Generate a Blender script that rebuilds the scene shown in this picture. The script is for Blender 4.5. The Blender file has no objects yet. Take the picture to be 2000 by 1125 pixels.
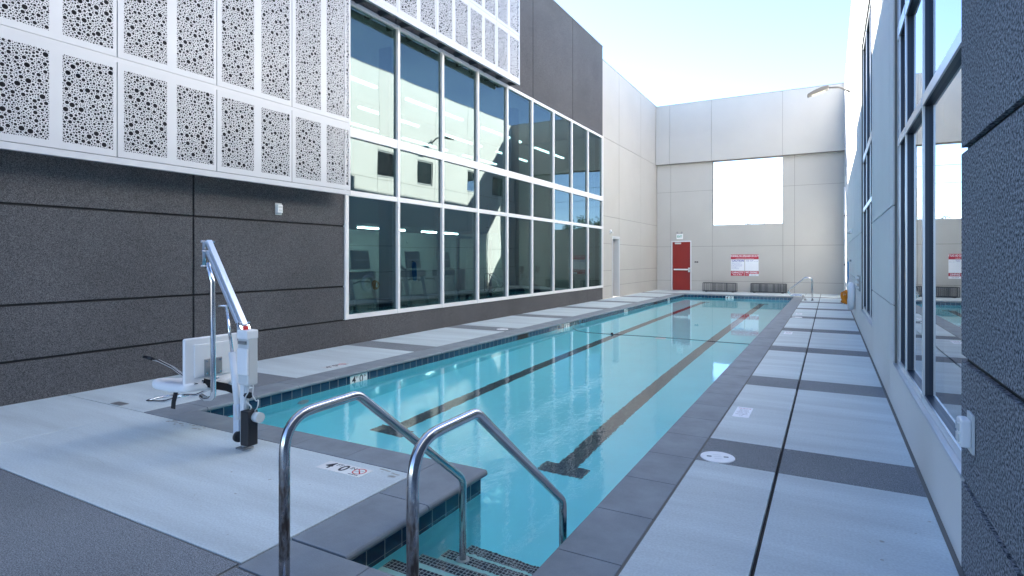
import bpy, bmesh, math, random
import numpy as np
from mathutils import Vector, Matrix
from mathutils.geometry import delaunay_2d_cdt
R = math.radians
PI = math.pi
random.seed(7)
sc = bpy.context.scene
COL = sc.collection

# ------------------------------------------------------------------ camera
EYE = 1.6
cd = bpy.data.cameras.new('camera')
cam = bpy.data.objects.new('camera', cd)
COL.objects.link(cam)
cam.location = (0, 0, EYE)
cam.rotation_euler = (R(90), 0, math.atan(620 / 1122))
cd.sensor_width = 36
cd.lens = 1122 / 2000 * 36
cd.shift_y = -56.5 / 2000
cd.clip_start = 0.05
cd.clip_end = 2000
sc.camera = cam

# ------------------------------------------------------------------ light
SUN = Vector((-1, 0.566, 0.606)).normalized()          # towards the sun
elev = math.asin(SUN.z)
azim = math.atan2(SUN.x, SUN.y)                        # from +Y, clockwise
world = bpy.data.worlds.new('World')
sc.world = world
world.use_nodes = True
wn = world.node_tree
bg = wn.nodes['Background']
sky = wn.nodes.new('ShaderNodeTexSky')
sky.sky_type = 'NISHITA'
sky.sun_disc = False
sky.sun_elevation = elev
sky.sun_rotation = azim
sky.altitude = 0
sky.air_density = 0.5
sky.dust_density = 0.05
sky.ozone_density = 1.2
hsv = wn.nodes.new('ShaderNodeHueSaturation')
hsv.inputs['Saturation'].default_value = 1.0
wn.links.new(sky.outputs[0], hsv.inputs['Color'])
wn.links.new(hsv.outputs[0], bg.inputs[0])
bg.inputs[1].default_value = 0.10
sd = bpy.data.lights.new('sun', 'SUN')
sd.energy = 4.6
sd.angle = R(0.55)
sd.color = (1.0, 0.93, 0.83)
sun = bpy.data.objects.new('sun', sd)
COL.objects.link(sun)
sun.rotation_euler = SUN.to_track_quat('Z', 'Y').to_euler()
sun.location = (-30, 20, 30)
vs = sc.view_settings
vs.view_transform = 'Standard'
vs.look = 'None'
vs.gamma = 1
vs.use_curve_mapping = False
vs.exposure = 2.88
sc.render.engine = 'CYCLES'
cy = sc.cycles
cy.use_denoising = True
cy.max_bounces = 12
cy.diffuse_bounces = 5
cy.glossy_bounces = 6
cy.transmission_bounces = 10
cy.transparent_max_bounces = 16
cy.caustics_reflective = False
cy.caustics_refractive = True
cy.blur_glossy = 0.3
cy.sample_clamp_indirect = 6

# ------------------------------------------------------------------ materials
MATS = {}
def newmat(name):
    m = bpy.data.materials.new(name)
    m.use_nodes = True
    nt = m.node_tree
    return m, nt, nt.nodes['Principled BSDF']

def lin(c):
    return (c[0], c[1], c[2], 1)

def mat(name, col, rough=0.6, metal=0.0, var=0.0, vscale=3.0, speck=0.0, sscale=120.0, bump=0.0, bscale=80.0,
        spec=0.5, stretch=(1, 1, 1), col2=None, emit=0.0, coat=0.0):
    """plain colour broken up by a large soft variation (var), fine specks (speck) and a bump"""
    if name in MATS:
        return MATS[name]
    m, nt, p = newmat(name)
    N, L = nt.nodes, nt.links
    p.inputs['Roughness'].default_value = rough
    p.inputs['Metallic'].default_value = metal
    p.inputs['Specular IOR Level'].default_value = spec
    p.inputs['Base Color'].default_value = lin(col)
    if coat:
        p.inputs['Coat Weight'].default_value = coat
    if emit:
        p.inputs['Emission Color'].default_value = lin(col)
        p.inputs['Emission Strength'].default_value = emit
    if var or speck or bump:
        tc = N.new('ShaderNodeTexCoord')
        mp = N.new('ShaderNodeMapping')
        mp.inputs['Scale'].default_value = stretch
        L.new(tc.outputs['Object'], mp.inputs[0])
        cur = None
        if var:
            n = N.new('ShaderNodeTexNoise')
            n.inputs['Scale'].default_value = vscale
            n.inputs['Detail'].default_value = 6
            n.inputs['Roughness'].default_value = 0.6
            L.new(mp.outputs[0], n.inputs[0])
            mr = N.new('ShaderNodeMapRange')
            mr.inputs[1].default_value = 0.3
            mr.inputs[2].default_value = 0.7
            mr.inputs[3].default_value = 1 - var
            mr.inputs[4].default_value = 1 + var
            L.new(n.outputs[0], mr.inputs[0])
            cur = mr.outputs[0]
        if speck:
            n = N.new('ShaderNodeTexNoise')
            n.inputs['Scale'].default_value = sscale
            n.inputs['Detail'].default_value = 2
            L.new(tc.outputs['Object'], n.inputs[0])
            mr = N.new('ShaderNodeMapRange')
            mr.inputs[1].default_value = 0.35
            mr.inputs[2].default_value = 0.65
            mr.inputs[3].default_value = 1 - speck
            mr.inputs[4].default_value = 1 + speck
            L.new(n.outputs[0], mr.inputs[0])
            if cur is not None:
                mu = N.new('ShaderNodeMath'); mu.operation = 'MULTIPLY'
                L.new(cur, mu.inputs[0]); L.new(mr.outputs[0], mu.inputs[1])
                cur = mu.outputs[0]
            else:
                cur = mr.outputs[0]
        if cur is not None:
            vm = N.new('ShaderNodeVectorMath'); vm.operation = 'SCALE'
            vm.inputs[0].default_value = col
            L.new(cur, vm.inputs['Scale'])
            L.new(vm.outputs[0], p.inputs['Base Color'])
        if bump:
            n = N.new('ShaderNodeTexNoise')
            n.inputs['Scale'].default_value = bscale
            n.inputs['Detail'].default_value = 3
            L.new(tc.outputs['Object'], n.inputs[0])
            b = N.new('ShaderNodeBump')
            b.inputs['Strength'].default_value = bump
            b.inputs['Distance'].default_value = 0.004
            L.new(n.outputs[0], b.inputs['Height'])
            L.new(b.outputs[0], p.inputs['Normal'])
    MATS[name] = m
    return m

def tile_mat(name, c1, c2, grout, w, h, mortar, axis='XY', rough=0.2, off=0.0, bump=0.3):
    m, nt, p = newmat(name)
    N, L = nt.nodes, nt.links
    tc = N.new('ShaderNodeTexCoord')
    sp = N.new('ShaderNodeSeparateXYZ')
    cb = N.new('ShaderNodeCombineXYZ')
    L.new(tc.outputs['Object'], sp.inputs[0])
    if axis == 'XY':
        L.new(sp.outputs[0], cb.inputs[0]); L.new(sp.outputs[1], cb.inputs[1])
    else:                                   # vertical band: x+y along, z up
        ad = N.new('ShaderNodeMath'); ad.operation = 'ADD'
        L.new(sp.outputs[0], ad.inputs[0]); L.new(sp.outputs[1], ad.inputs[1])
        L.new(ad.outputs[0], cb.inputs[0]); L.new(sp.outputs[2], cb.inputs[1])
    br = N.new('ShaderNodeTexBrick')
    br.offset = off
    br.inputs['Scale'].default_value = 1
    br.inputs['Brick Width'].default_value = w
    br.inputs['Row Height'].default_value = h
    br.inputs['Mortar Size'].default_value = mortar
    br.inputs['Mortar Smooth'].default_value = 0.1
    br.inputs['Color1'].default_value = lin(c1)
    br.inputs['Color2'].default_value = lin(c2)
    br.inputs['Mortar'].default_value = lin(grout)
    br.inputs['Bias'].default_value = -0.2
    L.new(cb.outputs[0], br.inputs[0])
    L.new(br.outputs[0], p.inputs['Base Color'])
    p.inputs['Roughness'].default_value = rough
    b = N.new('ShaderNodeBump'); b.invert = True
    b.inputs['Strength'].default_value = bump
    b.inputs['Distance'].default_value = 0.002
    L.new(br.outputs[1], b.inputs['Height']); L.new(b.outputs[0], p.inputs['Normal'])
    return m

def stucco_mat(name, col, col2, scale, bump, rough=0.9, lo=0.88, hi=1.1):
    """two-tone mottled float finish"""
    m, nt, p = newmat(name)
    N, L = nt.nodes, nt.links
    tc = N.new('ShaderNodeTexCoord')
    n = N.new('ShaderNodeTexNoise'); n.inputs['Scale'].default_value = scale
    n.inputs['Detail'].default_value = 3; n.inputs['Roughness'].default_value = 0.65
    n2 = N.new('ShaderNodeTexNoise'); n2.inputs['Scale'].default_value = 0.8
    n2.inputs['Detail'].default_value = 5
    L.new(tc.outputs['Object'], n.inputs[0]); L.new(tc.outputs['Object'], n2.inputs[0])
    cr = N.new('ShaderNodeValToRGB')
    cr.color_ramp.elements[0].position = 0.40; cr.color_ramp.elements[0].color = lin(col)
    cr.color_ramp.elements[1].position = 0.62; cr.color_ramp.elements[1].color = lin(col2)
    L.new(n.outputs[0], cr.inputs[0])
    mr = N.new('ShaderNodeMapRange')
    mr.inputs[1].default_value = 0.3; mr.inputs[2].default_value = 0.7
    mr.inputs[3].default_value = lo; mr.inputs[4].default_value = hi
    L.new(n2.outputs[0], mr.inputs[0])
    vm = N.new('ShaderNodeVectorMath'); vm.operation = 'SCALE'
    L.new(cr.outputs[0], vm.inputs[0]); L.new(mr.outputs[0], vm.inputs['Scale'])
    L.new(vm.outputs[0], p.inputs['Base Color'])
    p.inputs['Roughness'].default_value = rough
    p.inputs['Specular IOR Level'].default_value = 0.25
    b = N.new('ShaderNodeBump'); b.inputs['Strength'].default_value = bump
    b.inputs['Distance'].default_value = 0.004
    L.new(n.outputs[0], b.inputs['Height']); L.new(b.outputs[0], p.inputs['Normal'])
    return m

def glass_mat(name, tint, refl, fac, wav=0.02, wscale=0.7):
    """coated window pane: part mirror, part tinted see-through"""
    m, nt, p = newmat(name)
    N, L = nt.nodes, nt.links
    N.remove(p)
    out = N['Material Output']
    gl = N.new('ShaderNodeBsdfGlossy'); gl.inputs['Color'].default_value = lin(refl)
    gl.inputs['Roughness'].default_value = 0.0
    tr = N.new('ShaderNodeBsdfTransparent'); tr.inputs['Color'].default_value = lin(tint)
    fr = N.new('ShaderNodeFresnel'); fr.inputs['IOR'].default_value = 1.5
    mr = N.new('ShaderNodeMapRange')
    mr.inputs[1].default_value = 0.0; mr.inputs[2].default_value = 1.0
    mr.inputs[3].default_value = fac; mr.inputs[4].default_value = 1.0
    L.new(fr.outputs[0], mr.inputs[0])
    tc = N.new('ShaderNodeTexCoord')
    n = N.new('ShaderNodeTexNoise'); n.inputs['Scale'].default_value = wscale; n.inputs['Detail'].default_value = 1
    L.new(tc.outputs['Object'], n.inputs[0])
    b = N.new('ShaderNodeBump'); b.inputs['Strength'].default_value = 1.0
    b.inputs['Distance'].default_value = wav
    L.new(n.outputs[0], b.inputs['Height']); L.new(b.outputs[0], gl.inputs['Normal'])
    mx = N.new('ShaderNodeMixShader')
    L.new(mr.outputs[0], mx.inputs[0]); L.new(tr.outputs[0], mx.inputs[1]); L.new(gl.outputs[0], mx.inputs[2])
    # the inner face of the pane only passes light on
    ge = N.new('ShaderNodeNewGeometry')
    t2 = N.new('ShaderNodeBsdfTransparent')
    m2 = N.new('ShaderNodeMixShader')
    L.new(ge.outputs['Backfacing'], m2.inputs[0]); L.new(mx.outputs[0], m2.inputs[1]); L.new(t2.outputs[0], m2.inputs[2])
    L.new(m2.outputs[0], out.inputs[0])
    return m

def water_mat():
    m, nt, p = newmat('pool_water')
    N, L = nt.nodes, nt.links
    p.inputs['Base Color'].default_value = (1.0, 1.0, 1.0, 1)
    p.inputs['Roughness'].default_value = 0.0
    p.inputs['IOR'].default_value = 1.333
    p.inputs['Transmission Weight'].default_value = 1.0
    tc = N.new('ShaderNodeTexCoord')
    mp = N.new('ShaderNodeMapping'); mp.inputs['Scale'].default_value = (1.0, 0.6, 1)
    L.new(tc.outputs['Object'], mp.inputs[0])
    n = N.new('ShaderNodeTexNoise'); n.inputs['Scale'].default_value = 11; n.inputs['Detail'].default_value = 3
    n.inputs['Roughness'].default_value = 0.55; n.inputs['Distortion'].default_value = 0.3
    L.new(mp.outputs[0], n.inputs[0])
    n2 = N.new('ShaderNodeTexNoise'); n2.inputs['Scale'].default_value = 0.45; n2.inputs['Detail'].default_value = 1
    L.new(tc.outputs['Object'], n2.inputs[0])
    # the surface is livelier by the steps, nearly flat at the far end
    sp = N.new('ShaderNodeSeparateXYZ'); L.new(tc.outputs['Object'], sp.inputs[0])
    mr = N.new('ShaderNodeMapRange')
    mr.inputs[1].default_value = 3.0; mr.inputs[2].default_value = 13.0
    mr.inputs[3].default_value = 1.0; mr.inputs[4].default_value = 0.22
    L.new(sp.outputs[1], mr.inputs[0])
    m2 = N.new('ShaderNodeMapRange')
    m2.inputs[1].default_value = 0.35; m2.inputs[2].default_value = 0.65
    m2.inputs[3].default_value = 0.35; m2.inputs[4].default_value = 1.1
    L.new(n2.outputs[0], m2.inputs[0])
    mu = N.new('ShaderNodeMath'); mu.operation = 'MULTIPLY'
    L.new(mr.outputs[0], mu.inputs[0]); L.new(m2.outputs[0], mu.inputs[1])
    mh = N.new('ShaderNodeMath'); mh.operation = 'MULTIPLY'
    L.new(mu.outputs[0], mh.inputs[0]); L.new(n.outputs[0], mh.inputs[1])
    b = N.new('ShaderNodeBump'); b.inputs['Strength'].default_value = 1.0
    b.inputs['Distance'].default_value = 0.0026
    L.new(mh.outputs[0], b.inputs['Height']); L.new(b.outputs[0], p.inputs['Normal'])
    return m

M = {}
M['dark_stucco'] = stucco_mat('dark_stucco', (0.042, 0.041, 0.044), (0.152, 0.150, 0.155), 125, 0.6)
M['near_stucco'] = stucco_mat('dark_stucco_rough', (0.035, 0.04, 0.05), (0.36, 0.385, 0.42), 75, 0.45)
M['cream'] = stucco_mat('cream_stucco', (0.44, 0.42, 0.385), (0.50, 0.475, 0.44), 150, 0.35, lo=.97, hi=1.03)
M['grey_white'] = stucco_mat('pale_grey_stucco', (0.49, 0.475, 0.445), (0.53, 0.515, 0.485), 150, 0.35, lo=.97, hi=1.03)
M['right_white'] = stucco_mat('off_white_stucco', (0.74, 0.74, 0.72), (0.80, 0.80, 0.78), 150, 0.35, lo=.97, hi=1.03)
M['groove'] = mat('groove_sealant', (0.22, 0.21, 0.19), 0.9)
M['dark_groove'] = mat('dark_groove', (0.018, 0.018, 0.02), 0.9)
M['white_frame'] = mat('white_aluminium', (0.78, 0.76, 0.74), 0.35, 0.0, spec=0.5)
M['silver_frame'] = mat('clear_anodised_aluminium', (0.62, 0.64, 0.66), 0.32, 0.6)
M['frame_shade'] = mat('shade_dark_frame', (0.03, 0.042, 0.065), 0.4, 0.3)  # shade of the mullion sides put into the frame colour
M['screen'] = mat('screen_white_metal', (0.58, 0.58, 0.59), 0.42, 0.1, var=0.03, vscale=1.2)
M['concrete'] = mat('brushed_concrete', (0.57, 0.635, 0.645), 0.72, var=0.13, vscale=1.1, speck=0.07, sscale=70, bump=0.5, bscale=90, stretch=(0.45, 3.2, 1))
M['pebble'] = stucco_mat('exposed_aggregate', (0.12, 0.13, 0.14), (0.34, 0.36, 0.38), 150, 1.0, 0.8)
M['coping'] = mat('coping_concrete', (0.235, 0.262, 0.285), 0.7, var=0.16, vscale=3.5, speck=0.05, sscale=150, bump=0.2, bscale=120)
M['grout'] = mat('grout', (0.16, 0.155, 0.14), 0.9)
M['joint'] = mat('black_joint', (0.015, 0.015, 0.017), 0.8)
M['plaster'] = mat('pool_plaster', (0.24, 0.88, 0.98), 0.8, var=0.03, vscale=1.5)
M['wl_tile'] = tile_mat('waterline_tile', (0.012, 0.04, 0.085), (0.02, 0.07, 0.13), (0.30, 0.34, 0.36), 0.155, 0.155, 0.004, 'V', 0.12)
M['mosaic'] = tile_mat('dark_mosaic', (0.018, 0.022, 0.035), (0.03, 0.035, 0.045), (0.34, 0.40, 0.42), 0.028, 0.028, 0.0035, 'XY', 0.15)
M['lane_tile'] = tile_mat('lane_mosaic', (0.016, 0.022, 0.035), (0.03, 0.038, 0.05), (0.12, 0.15, 0.16), 0.028, 0.028, 0.0035, 'XY', 0.15)
M['steel'] = mat('brushed_steel', (0.60, 0.60, 0.60), 0.22, 1.0, var=0.06, vscale=8)
M['chrome'] = mat('chrome', (0.75, 0.77, 0.80), 0.12, 1.0)
M['lift_white'] = mat('powder_white', (0.72, 0.74, 0.76), 0.35, spec=0.5)
M['lift_alu'] = mat('lift_aluminium', (0.70, 0.76, 0.86), 0.28, 0.55)
M['plastic'] = mat('white_plastic', (0.82, 0.83, 0.84), 0.32)
M['plastic_grey'] = mat('pale_grey_plastic', (0.60, 0.62, 0.62), 0.4)
M['plate'] = mat('galvanised_plate', (0.36, 0.36, 0.36), 0.45, 0.7)
M['black'] = mat('black_plastic', (0.015, 0.015, 0.018), 0.4)
M['strap'] = mat('black_webbing', (0.012, 0.012, 0.014), 0.85)
M['red'] = mat('red_plastic', (0.62, 0.03, 0.03), 0.4)
M['door_red'] = mat('red_paint', (0.26, 0.014, 0.009), 0.35, var=0.05, vscale=2)
M['sign_red'] = mat('sign_red', (0.50, 0.02, 0.045), 0.45)
M['sign_white'] = mat('sign_white', (0.86, 0.88, 0.92), 0.45)
M['sign_blue'] = mat('sign_blue', (0.05, 0.08, 0.38), 0.5)
M['ink'] = mat('black_ink', (0.02, 0.02, 0.025), 0.6)
M['green'] = mat('exit_green', (0.03, 0.33, 0.20), 0.5)
M['lid'] = mat('white_lid', (0.88, 0.88, 0.88), 0.45)
M['ceramic'] = mat('white_ceramic', (0.90, 0.90, 0.88), 0.25)
M['orange'] = mat('orange_rope', (0.85, 0.30, 0.02), 0.8)
M['blue_rope'] = mat('blue_rope', (0.08, 0.30, 0.62), 0.8)
M['glass_left'] = glass_mat('tinted_mirror_glass', (0.11, 0.22, 0.25), (0.27, 0.33, 0.335), 0.38, 0.0025, 0.6)
M['glass_right'] = glass_mat('tinted_pane_glass', (0.30, 0.38, 0.44), (0.93, 0.97, 1.0), 0.42, 0.0015, 0.5)
M['leaf'] = mat('leaf', (0.05, 0.09, 0.03), 0.6, var=0.4, vscale=1.5)
M['bark'] = mat('bark', (0.12, 0.09, 0.07), 0.9, var=0.2, vscale=10)
M['asphalt'] = mat('ground', (0.16, 0.155, 0.14), 0.9, var=0.1, vscale=0.2)
M['int_wall'] = mat('interior_paint', (0.50, 0.54, 0.50), 0.7)
M['int_dark'] = mat('interior_charcoal', (0.05, 0.055, 0.06), 0.7)
M['int_floor'] = mat('rubber_floor', (0.07, 0.075, 0.08), 0.6, speck=0.2, sscale=40)
M['strip'] = mat('lit_strip', (1.0, 0.93, 0.80), 0.5, emit=3.0)
M['fill_strip'] = mat('added_fill_strip', (1.0, 0.93, 0.80), 0.5, emit=16.0)  # for the added fill row at the back of the gym
M['int_upper'] = mat('interior_grey_paint', (0.16, 0.17, 0.165), 0.7)
M['stain'] = mat('rust_stain', (0.40, 0.41, 0.38), 0.85, var=0.2, vscale=20)

# ------------------------------------------------------------------ mesh helpers
class MB:
    def __init__(s):
        s.bm = bmesh.new()
    def box(s, x0, x1, y0, y1, z0, z1):
        b = s.bm
        if x0 > x1: x0, x1 = x1, x0
        if y0 > y1: y0, y1 = y1, y0
        if z0 > z1: z0, z1 = z1, z0
        v = [b.verts.new(p) for p in ((x0,y0,z0),(x1,y0,z0),(x1,y1,z0),(x0,y1,z0),(x0,y0,z1),(x1,y0,z1),(x1,y1,z1),(x0,y1,z1))]
        for f in ((3,2,1,0),(4,5,6,7),(0,1,5,4),(1,2,6,5),(2,3,7,6),(3,0,4,7)):
            b.faces.new([v[i] for i in f])
        return s
    def quad(s, pts):
        s.bm.faces.new([s.bm.verts.new(p) for p in pts]); return s
    def obox(s, c, size, rot):
        """box at c with matrix rotation"""
        h = [q / 2 for q in size]
        vs_ = []
        for z in (-1, 1):
            for x, y in ((-1,-1),(1,-1),(1,1),(-1,1)):
                vs_.append(s.bm.verts.new(Vector(c) + rot @ Vector((x*h[0], y*h[1], z*h[2]))))
        for f in ((3,2,1,0),(4,5,6,7),(0,1,5,4),(1,2,6,5),(2,3,7,6),(3,0,4,7)):
            s.bm.faces.new([vs_[i] for i in f])
        return s
    def beam(s, p0, p1, w, h, up=(0, 0, 1)):
        """rectangular bar from p0 to p1, w sideways, h along 'up'"""
        p0, p1 = Vector(p0), Vector(p1)
        d = p1 - p0; L = d.length; z = d.normalized()
        x = z.cross(Vector(up))
        if x.length < 1e-4: x = z.cross(Vector((0, 1, 0)))
        x.normalize(); y = z.cross(x).normalized()
        rot = Matrix((x, y, z)).transposed()
        return s.obox((p0 + p1) / 2, (w, h, L), rot)
    def tube(s, pts, r, seg=12, caps=True, closed=False):
        pts = [Vector(p) for p in pts]
        n = len(pts)
        rr = r if isinstance(r, (list, tuple)) else [r] * n
        rings = []
        prev = None
        for i, p in enumerate(pts):
            if closed:
                t = (pts[(i + 1) % n] - pts[i - 1]).normalized()
            else:
                a = pts[max(i - 1, 0)]; b = pts[min(i + 1, n - 1)]
                t = (b - a).normalized()
            if prev is None:
                u = t.cross(Vector((0, 0, 1)))
                if u.length < 1e-3: u = t.cross(Vector((0, 1, 0)))
                u.normalize()
            else:
                u = (prev - t * prev.dot(t)).normalized()
            prev = u
            w = t.cross(u)
            rings.append([s.bm.verts.new(p + (u * math.cos(2*PI*k/seg) + w * math.sin(2*PI*k/seg)) * rr[i]) for k in range(seg)])
        m = n if closed else n - 1
        for i in range(m):
            a, b = rings[i], rings[(i + 1) % n]
            for k in range(seg):
                f = s.bm.faces.new((a[k], a[(k+1) % seg], b[(k+1) % seg], b[k])); f.smooth = True
        if caps and not closed:
            s.bm.faces.new(rings[0][::-1]); s.bm.faces.new(rings[-1])
        return s
    def disc(s, c, r, h, seg=32, axis='Z', r2=None):
        c = Vector(c); r2 = r if r2 is None else r2
        ax = {'X': (Vector((0,1,0)), Vector((0,0,1)), Vector((1,0,0))), 'Y': (Vector((0,0,1)), Vector((1,0,0)), Vector((0,1,0))),
              'Z': (Vector((1,0,0)), Vector((0,1,0)), Vector((0,0,1)))}[axis]
        a = [s.bm.verts.new(c + (ax[0]*math.cos(2*PI*k/seg) + ax[1]*math.sin(2*PI*k/seg))*r) for k in range(seg)]
        b = [s.bm.verts.new(c + ax[2]*h + (ax[0]*math.cos(2*PI*k/seg) + ax[1]*math.sin(2*PI*k/seg))*r2) for k in range(seg)]
        for k in range(seg):
            f = s.bm.faces.new((a[k], a[(k+1) % seg], b[(k+1) % seg], b[k])); f.smooth = True
        s.bm.faces.new(a[::-1]); s.bm.faces.new(b)
        return s
    def prism(s, prof, a, b, axis='Y'):
        """extrude closed profile (list of 2D) from a to b along axis. axis Y: prof=(x,z); X: prof=(y,z)"""
        def P(q, t):
            return (q[0], t, q[1]) if axis == 'Y' else ((t, q[0], q[1]) if axis == 'X' else (q[0], q[1], t))
        A = [s.bm.verts.new(P(q, a)) for q in prof]; B = [s.bm.verts.new(P(q, b)) for q in prof]
        n = len(prof)
        for k in range(n):
            s.bm.faces.new((A[k], A[(k+1) % n], B[(k+1) % n], B[k]))
        s.bm.faces.new(A[::-1]); s.bm.faces.new(B)
        return s
    def build(s, name, m, parent=None, bevel=0.0, seg=2, loc=None, smooth=False):
        bmesh.ops.recalc_face_normals(s.bm, faces=s.bm.faces)
        me = bpy.data.meshes.new(name)
        s.bm.to_mesh(me); s.bm.free()
        for q in (m if isinstance(m, (list, tuple)) else [m]):
            me.materials.append(q)
        if smooth:
            for p in me.polygons: p.use_smooth = True
        o = bpy.data.objects.new(name, me)
        COL.objects.link(o)
        if parent is not None:
            o.parent = parent
        if loc: o.location = loc
        if bevel:
            b = o.modifiers.new('bevel', 'BEVEL'); b.width = bevel; b.segments = seg; b.limit_method = 'ANGLE'; b.angle_limit = R(40)
        return o

def tag(o, label=None, cat=None, group=None, kind=None):
    if label: o['label'] = label
    if cat: o['category'] = cat
    if group: o['group'] = group
    if kind: o['kind'] = kind
    return o

def empty(name, loc=(0, 0, 0), rz=0, label=None, cat=None, group=None):
    o = bpy.data.objects.new(name, None)
    COL.objects.link(o)
    o.location = loc; o.rotation_euler = (0, 0, rz)
    o.empty_display_size = 0.2
    return tag(o, label, cat, group)

def copy_tree(o, parent=None):
    c = o.copy(); COL.objects.link(c)
    if parent is not None:
        c.parent = parent
    for ch in [x for x in bpy.data.objects if x.parent == o]:
        copy_tree(ch, c)
    return c

def text(s, size, m, parent, loc, rot, name='lettering', align='CENTER', xs=1.0, bold=0.0):
    cu = bpy.data.curves.new('t', 'FONT')
    cu.body = s; cu.size = size; cu.align_x = align; cu.align_y = 'CENTER'; cu.extrude = 0.0006
    cu.resolution_u = 3; cu.offset = bold; cu.space_line = 0.9
    t = bpy.data.objects.new('t', cu); COL.objects.link(t)
    dg = bpy.context.evaluated_depsgraph_get()
    me = bpy.data.meshes.new_from_object(t.evaluated_get(dg))
    bpy.data.objects.remove(t); bpy.data.curves.remove(cu)
    me.materials.clear(); me.materials.append(m); me.name = name
    o = bpy.data.objects.new(name, me); COL.objects.link(o)
    o.parent = parent; o.location = loc; o.rotation_euler = rot; o.scale = (xs, 1, 1)
    return o

def arc(c, r, a0, a1, n, plane='YZ', fixed=0.0):
    out = []
    for i in range(n + 1):
        a = a0 + (a1 - a0) * i / n
        u, v = c[0] + r * math.cos(a), c[1] + r * math.sin(a)
        out.append((fixed, u, v) if plane == 'YZ' else ((u, fixed, v) if plane == 'XZ' else (u, v, fixed)))
    return out

def rounded(pts, rad, n=6):
    """round the corners of a 3D polyline"""
    P = [Vector(p) for p in pts]
    out = [P[0]]
    for i in range(1, len(P) - 1):
        a, b, c = P[i-1], P[i], P[i+1]
        r = rad[i-1] if isinstance(rad, (list, tuple)) else rad
        d1 = (a - b).normalized(); d2 = (c - b).normalized()
        ang = d1.angle(d2)
        t = min(r / math.tan(ang / 2), (a-b).length * 0.49, (c-b).length * 0.49)
        p0, p2 = b + d1 * t, b + d2 * t
        for k in range(n + 1):
            q = k / n
            out.append(p0 * (1-q)**2 + b * 2*q*(1-q) + p2 * q*q)
    out.append(P[-1])
    return out

def wall_panels(name, m, parent, fixed, depth, a0, a1, z0, z1, vg, hg, holes=(), gap=0.024, axis='X', side=1, back=None, gd=0.022, backmat=None, bev=0.006):
    """wall in the plane axis=fixed, facing `side`; grooves at vg (along) and hg (height); rectangular holes (a0,a1,z0,z1)"""
    mb = MB(); bk = MB()
    A = sorted(set([a0, a1] + [v for v in vg if a0 < v < a1])); Z = sorted(set([z0, z1] + [v for v in hg if z0 < v < z1]))
    def put(target, p, q, r, s, f, d):
        if q - p < 1e-4 or s - r < 1e-4: return
        if axis == 'X': target.box(f, f - side * d, p, q, r, s)
        else: target.box(p, q, f, f - side * d, r, s)
    def split(target, p, q, r, s, f, d):
        xs = sorted(set([p, q] + [h[0] for h in holes if p < h[0] < q] + [h[1] for h in holes if p < h[1] < q]))
        zs = sorted(set([r, s] + [h[2] for h in holes if r < h[2] < s] + [h[3] for h in holes if r < h[3] < s]))
        for i in range(len(xs) - 1):
            run = None
            for j in range(len(zs) - 1):
                cx, cz = (xs[i] + xs[i+1]) / 2, (zs[j] + zs[j+1]) / 2
                inside = any(h[0] < cx < h[1] and h[2] < cz < h[3] for h in holes)
                if inside:
                    if run is not None: put(target, xs[i], xs[i+1], run, zs[j], f, d); run = None
                elif run is None: run = zs[j]
            if run is not None: put(target, xs[i], xs[i+1], run, zs[-1], f, d)
    g = gap / 2
    for i in range(len(A) - 1):
        for j in range(len(Z) - 1):
            p = A[i] + (g if i else 0); q = A[i+1] - (g if i < len(A) - 2 else 0)
            r = Z[j] + (g if j else 0); s_ = Z[j+1] - (g if j < len(Z) - 2 else 0)
            split(mb, p, q, r, s_, fixed, gd)
    split(bk, a0, a1, z0, z1, fixed - side * gd, depth - gd)
    w = mb.build(name, m, parent)
    bk.build('wall_core' if name != 'wall' else 'wall_core', backmat or M['groove'], parent)
    return w

# ------------------------------------------------------------------ setting: ground, deck
PX0, PX1, PY0, PY1 = -5.87, -1.33, 3.73, 27.1            # coping noses
NX = -2.27; NY = 2.27                                    # stair nook
g = MB()
def sheet(mb, x0, x1, y0, y1, z): mb.quad([(x0, y0, z), (x1, y0, z), (x1, y1, z), (x0, y1, z)])
HX0, HX1, HY0, HY1 = -6.0, -1.2, 2.1, 27.3
for a in ((-600, HX0, -400, 900), (HX1, 600, -400, 900), (HX0, HX1, -400, HY0), (HX0, HX1, HY1, 900)):
    sheet(g, a[0], a[1], a[2], a[3], -0.14)
tag(g.build('ground', M['asphalt']), kind='structure')

WL, WR, WE = -7.9, 0.6, 30.0                              # wall planes
bands = [(-1.58, -0.9), (1.57, 1.95), (4.73, 5.36), (7.88, 8.52), (11.04, 11.66), (14.2, 14.84), (17.38, 18.0), (20.5, 21.1), (23.68, 24.28), (26.85, 27.4)]
slab = MB(); peb = MB(); gr = MB(); jt = MB()
DZ = -0.13
def slabs(x0, x1, ys, ye, bl, t=slab, g=0.004):
    y = ys
    for (b0, b1) in bl:
        if b1 <= ys or b0 >= ye: continue
        if b0 > y: slab.box(x0, x1, y + g, b0 - g, DZ, 0.0)
        peb.box(x0, x1, max(b0, ys), min(b1, ye), DZ, -0.001)
        y = b1
    if y < ye: slab.box(x0, x1, y + g, ye - g, DZ, 0.0)
# right-hand walk: two rows of slabs split by an open joint
slabs(-0.935, -0.356, -6.0, 29.985, bands)
slabs(-0.334, 0.575, -6.0, 29.985, bands)
# left-hand walk
LB = [b for b in bands if b[0] > 4]
slabs(-7.875, -6.285, 3.39, 29.985, LB)
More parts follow.
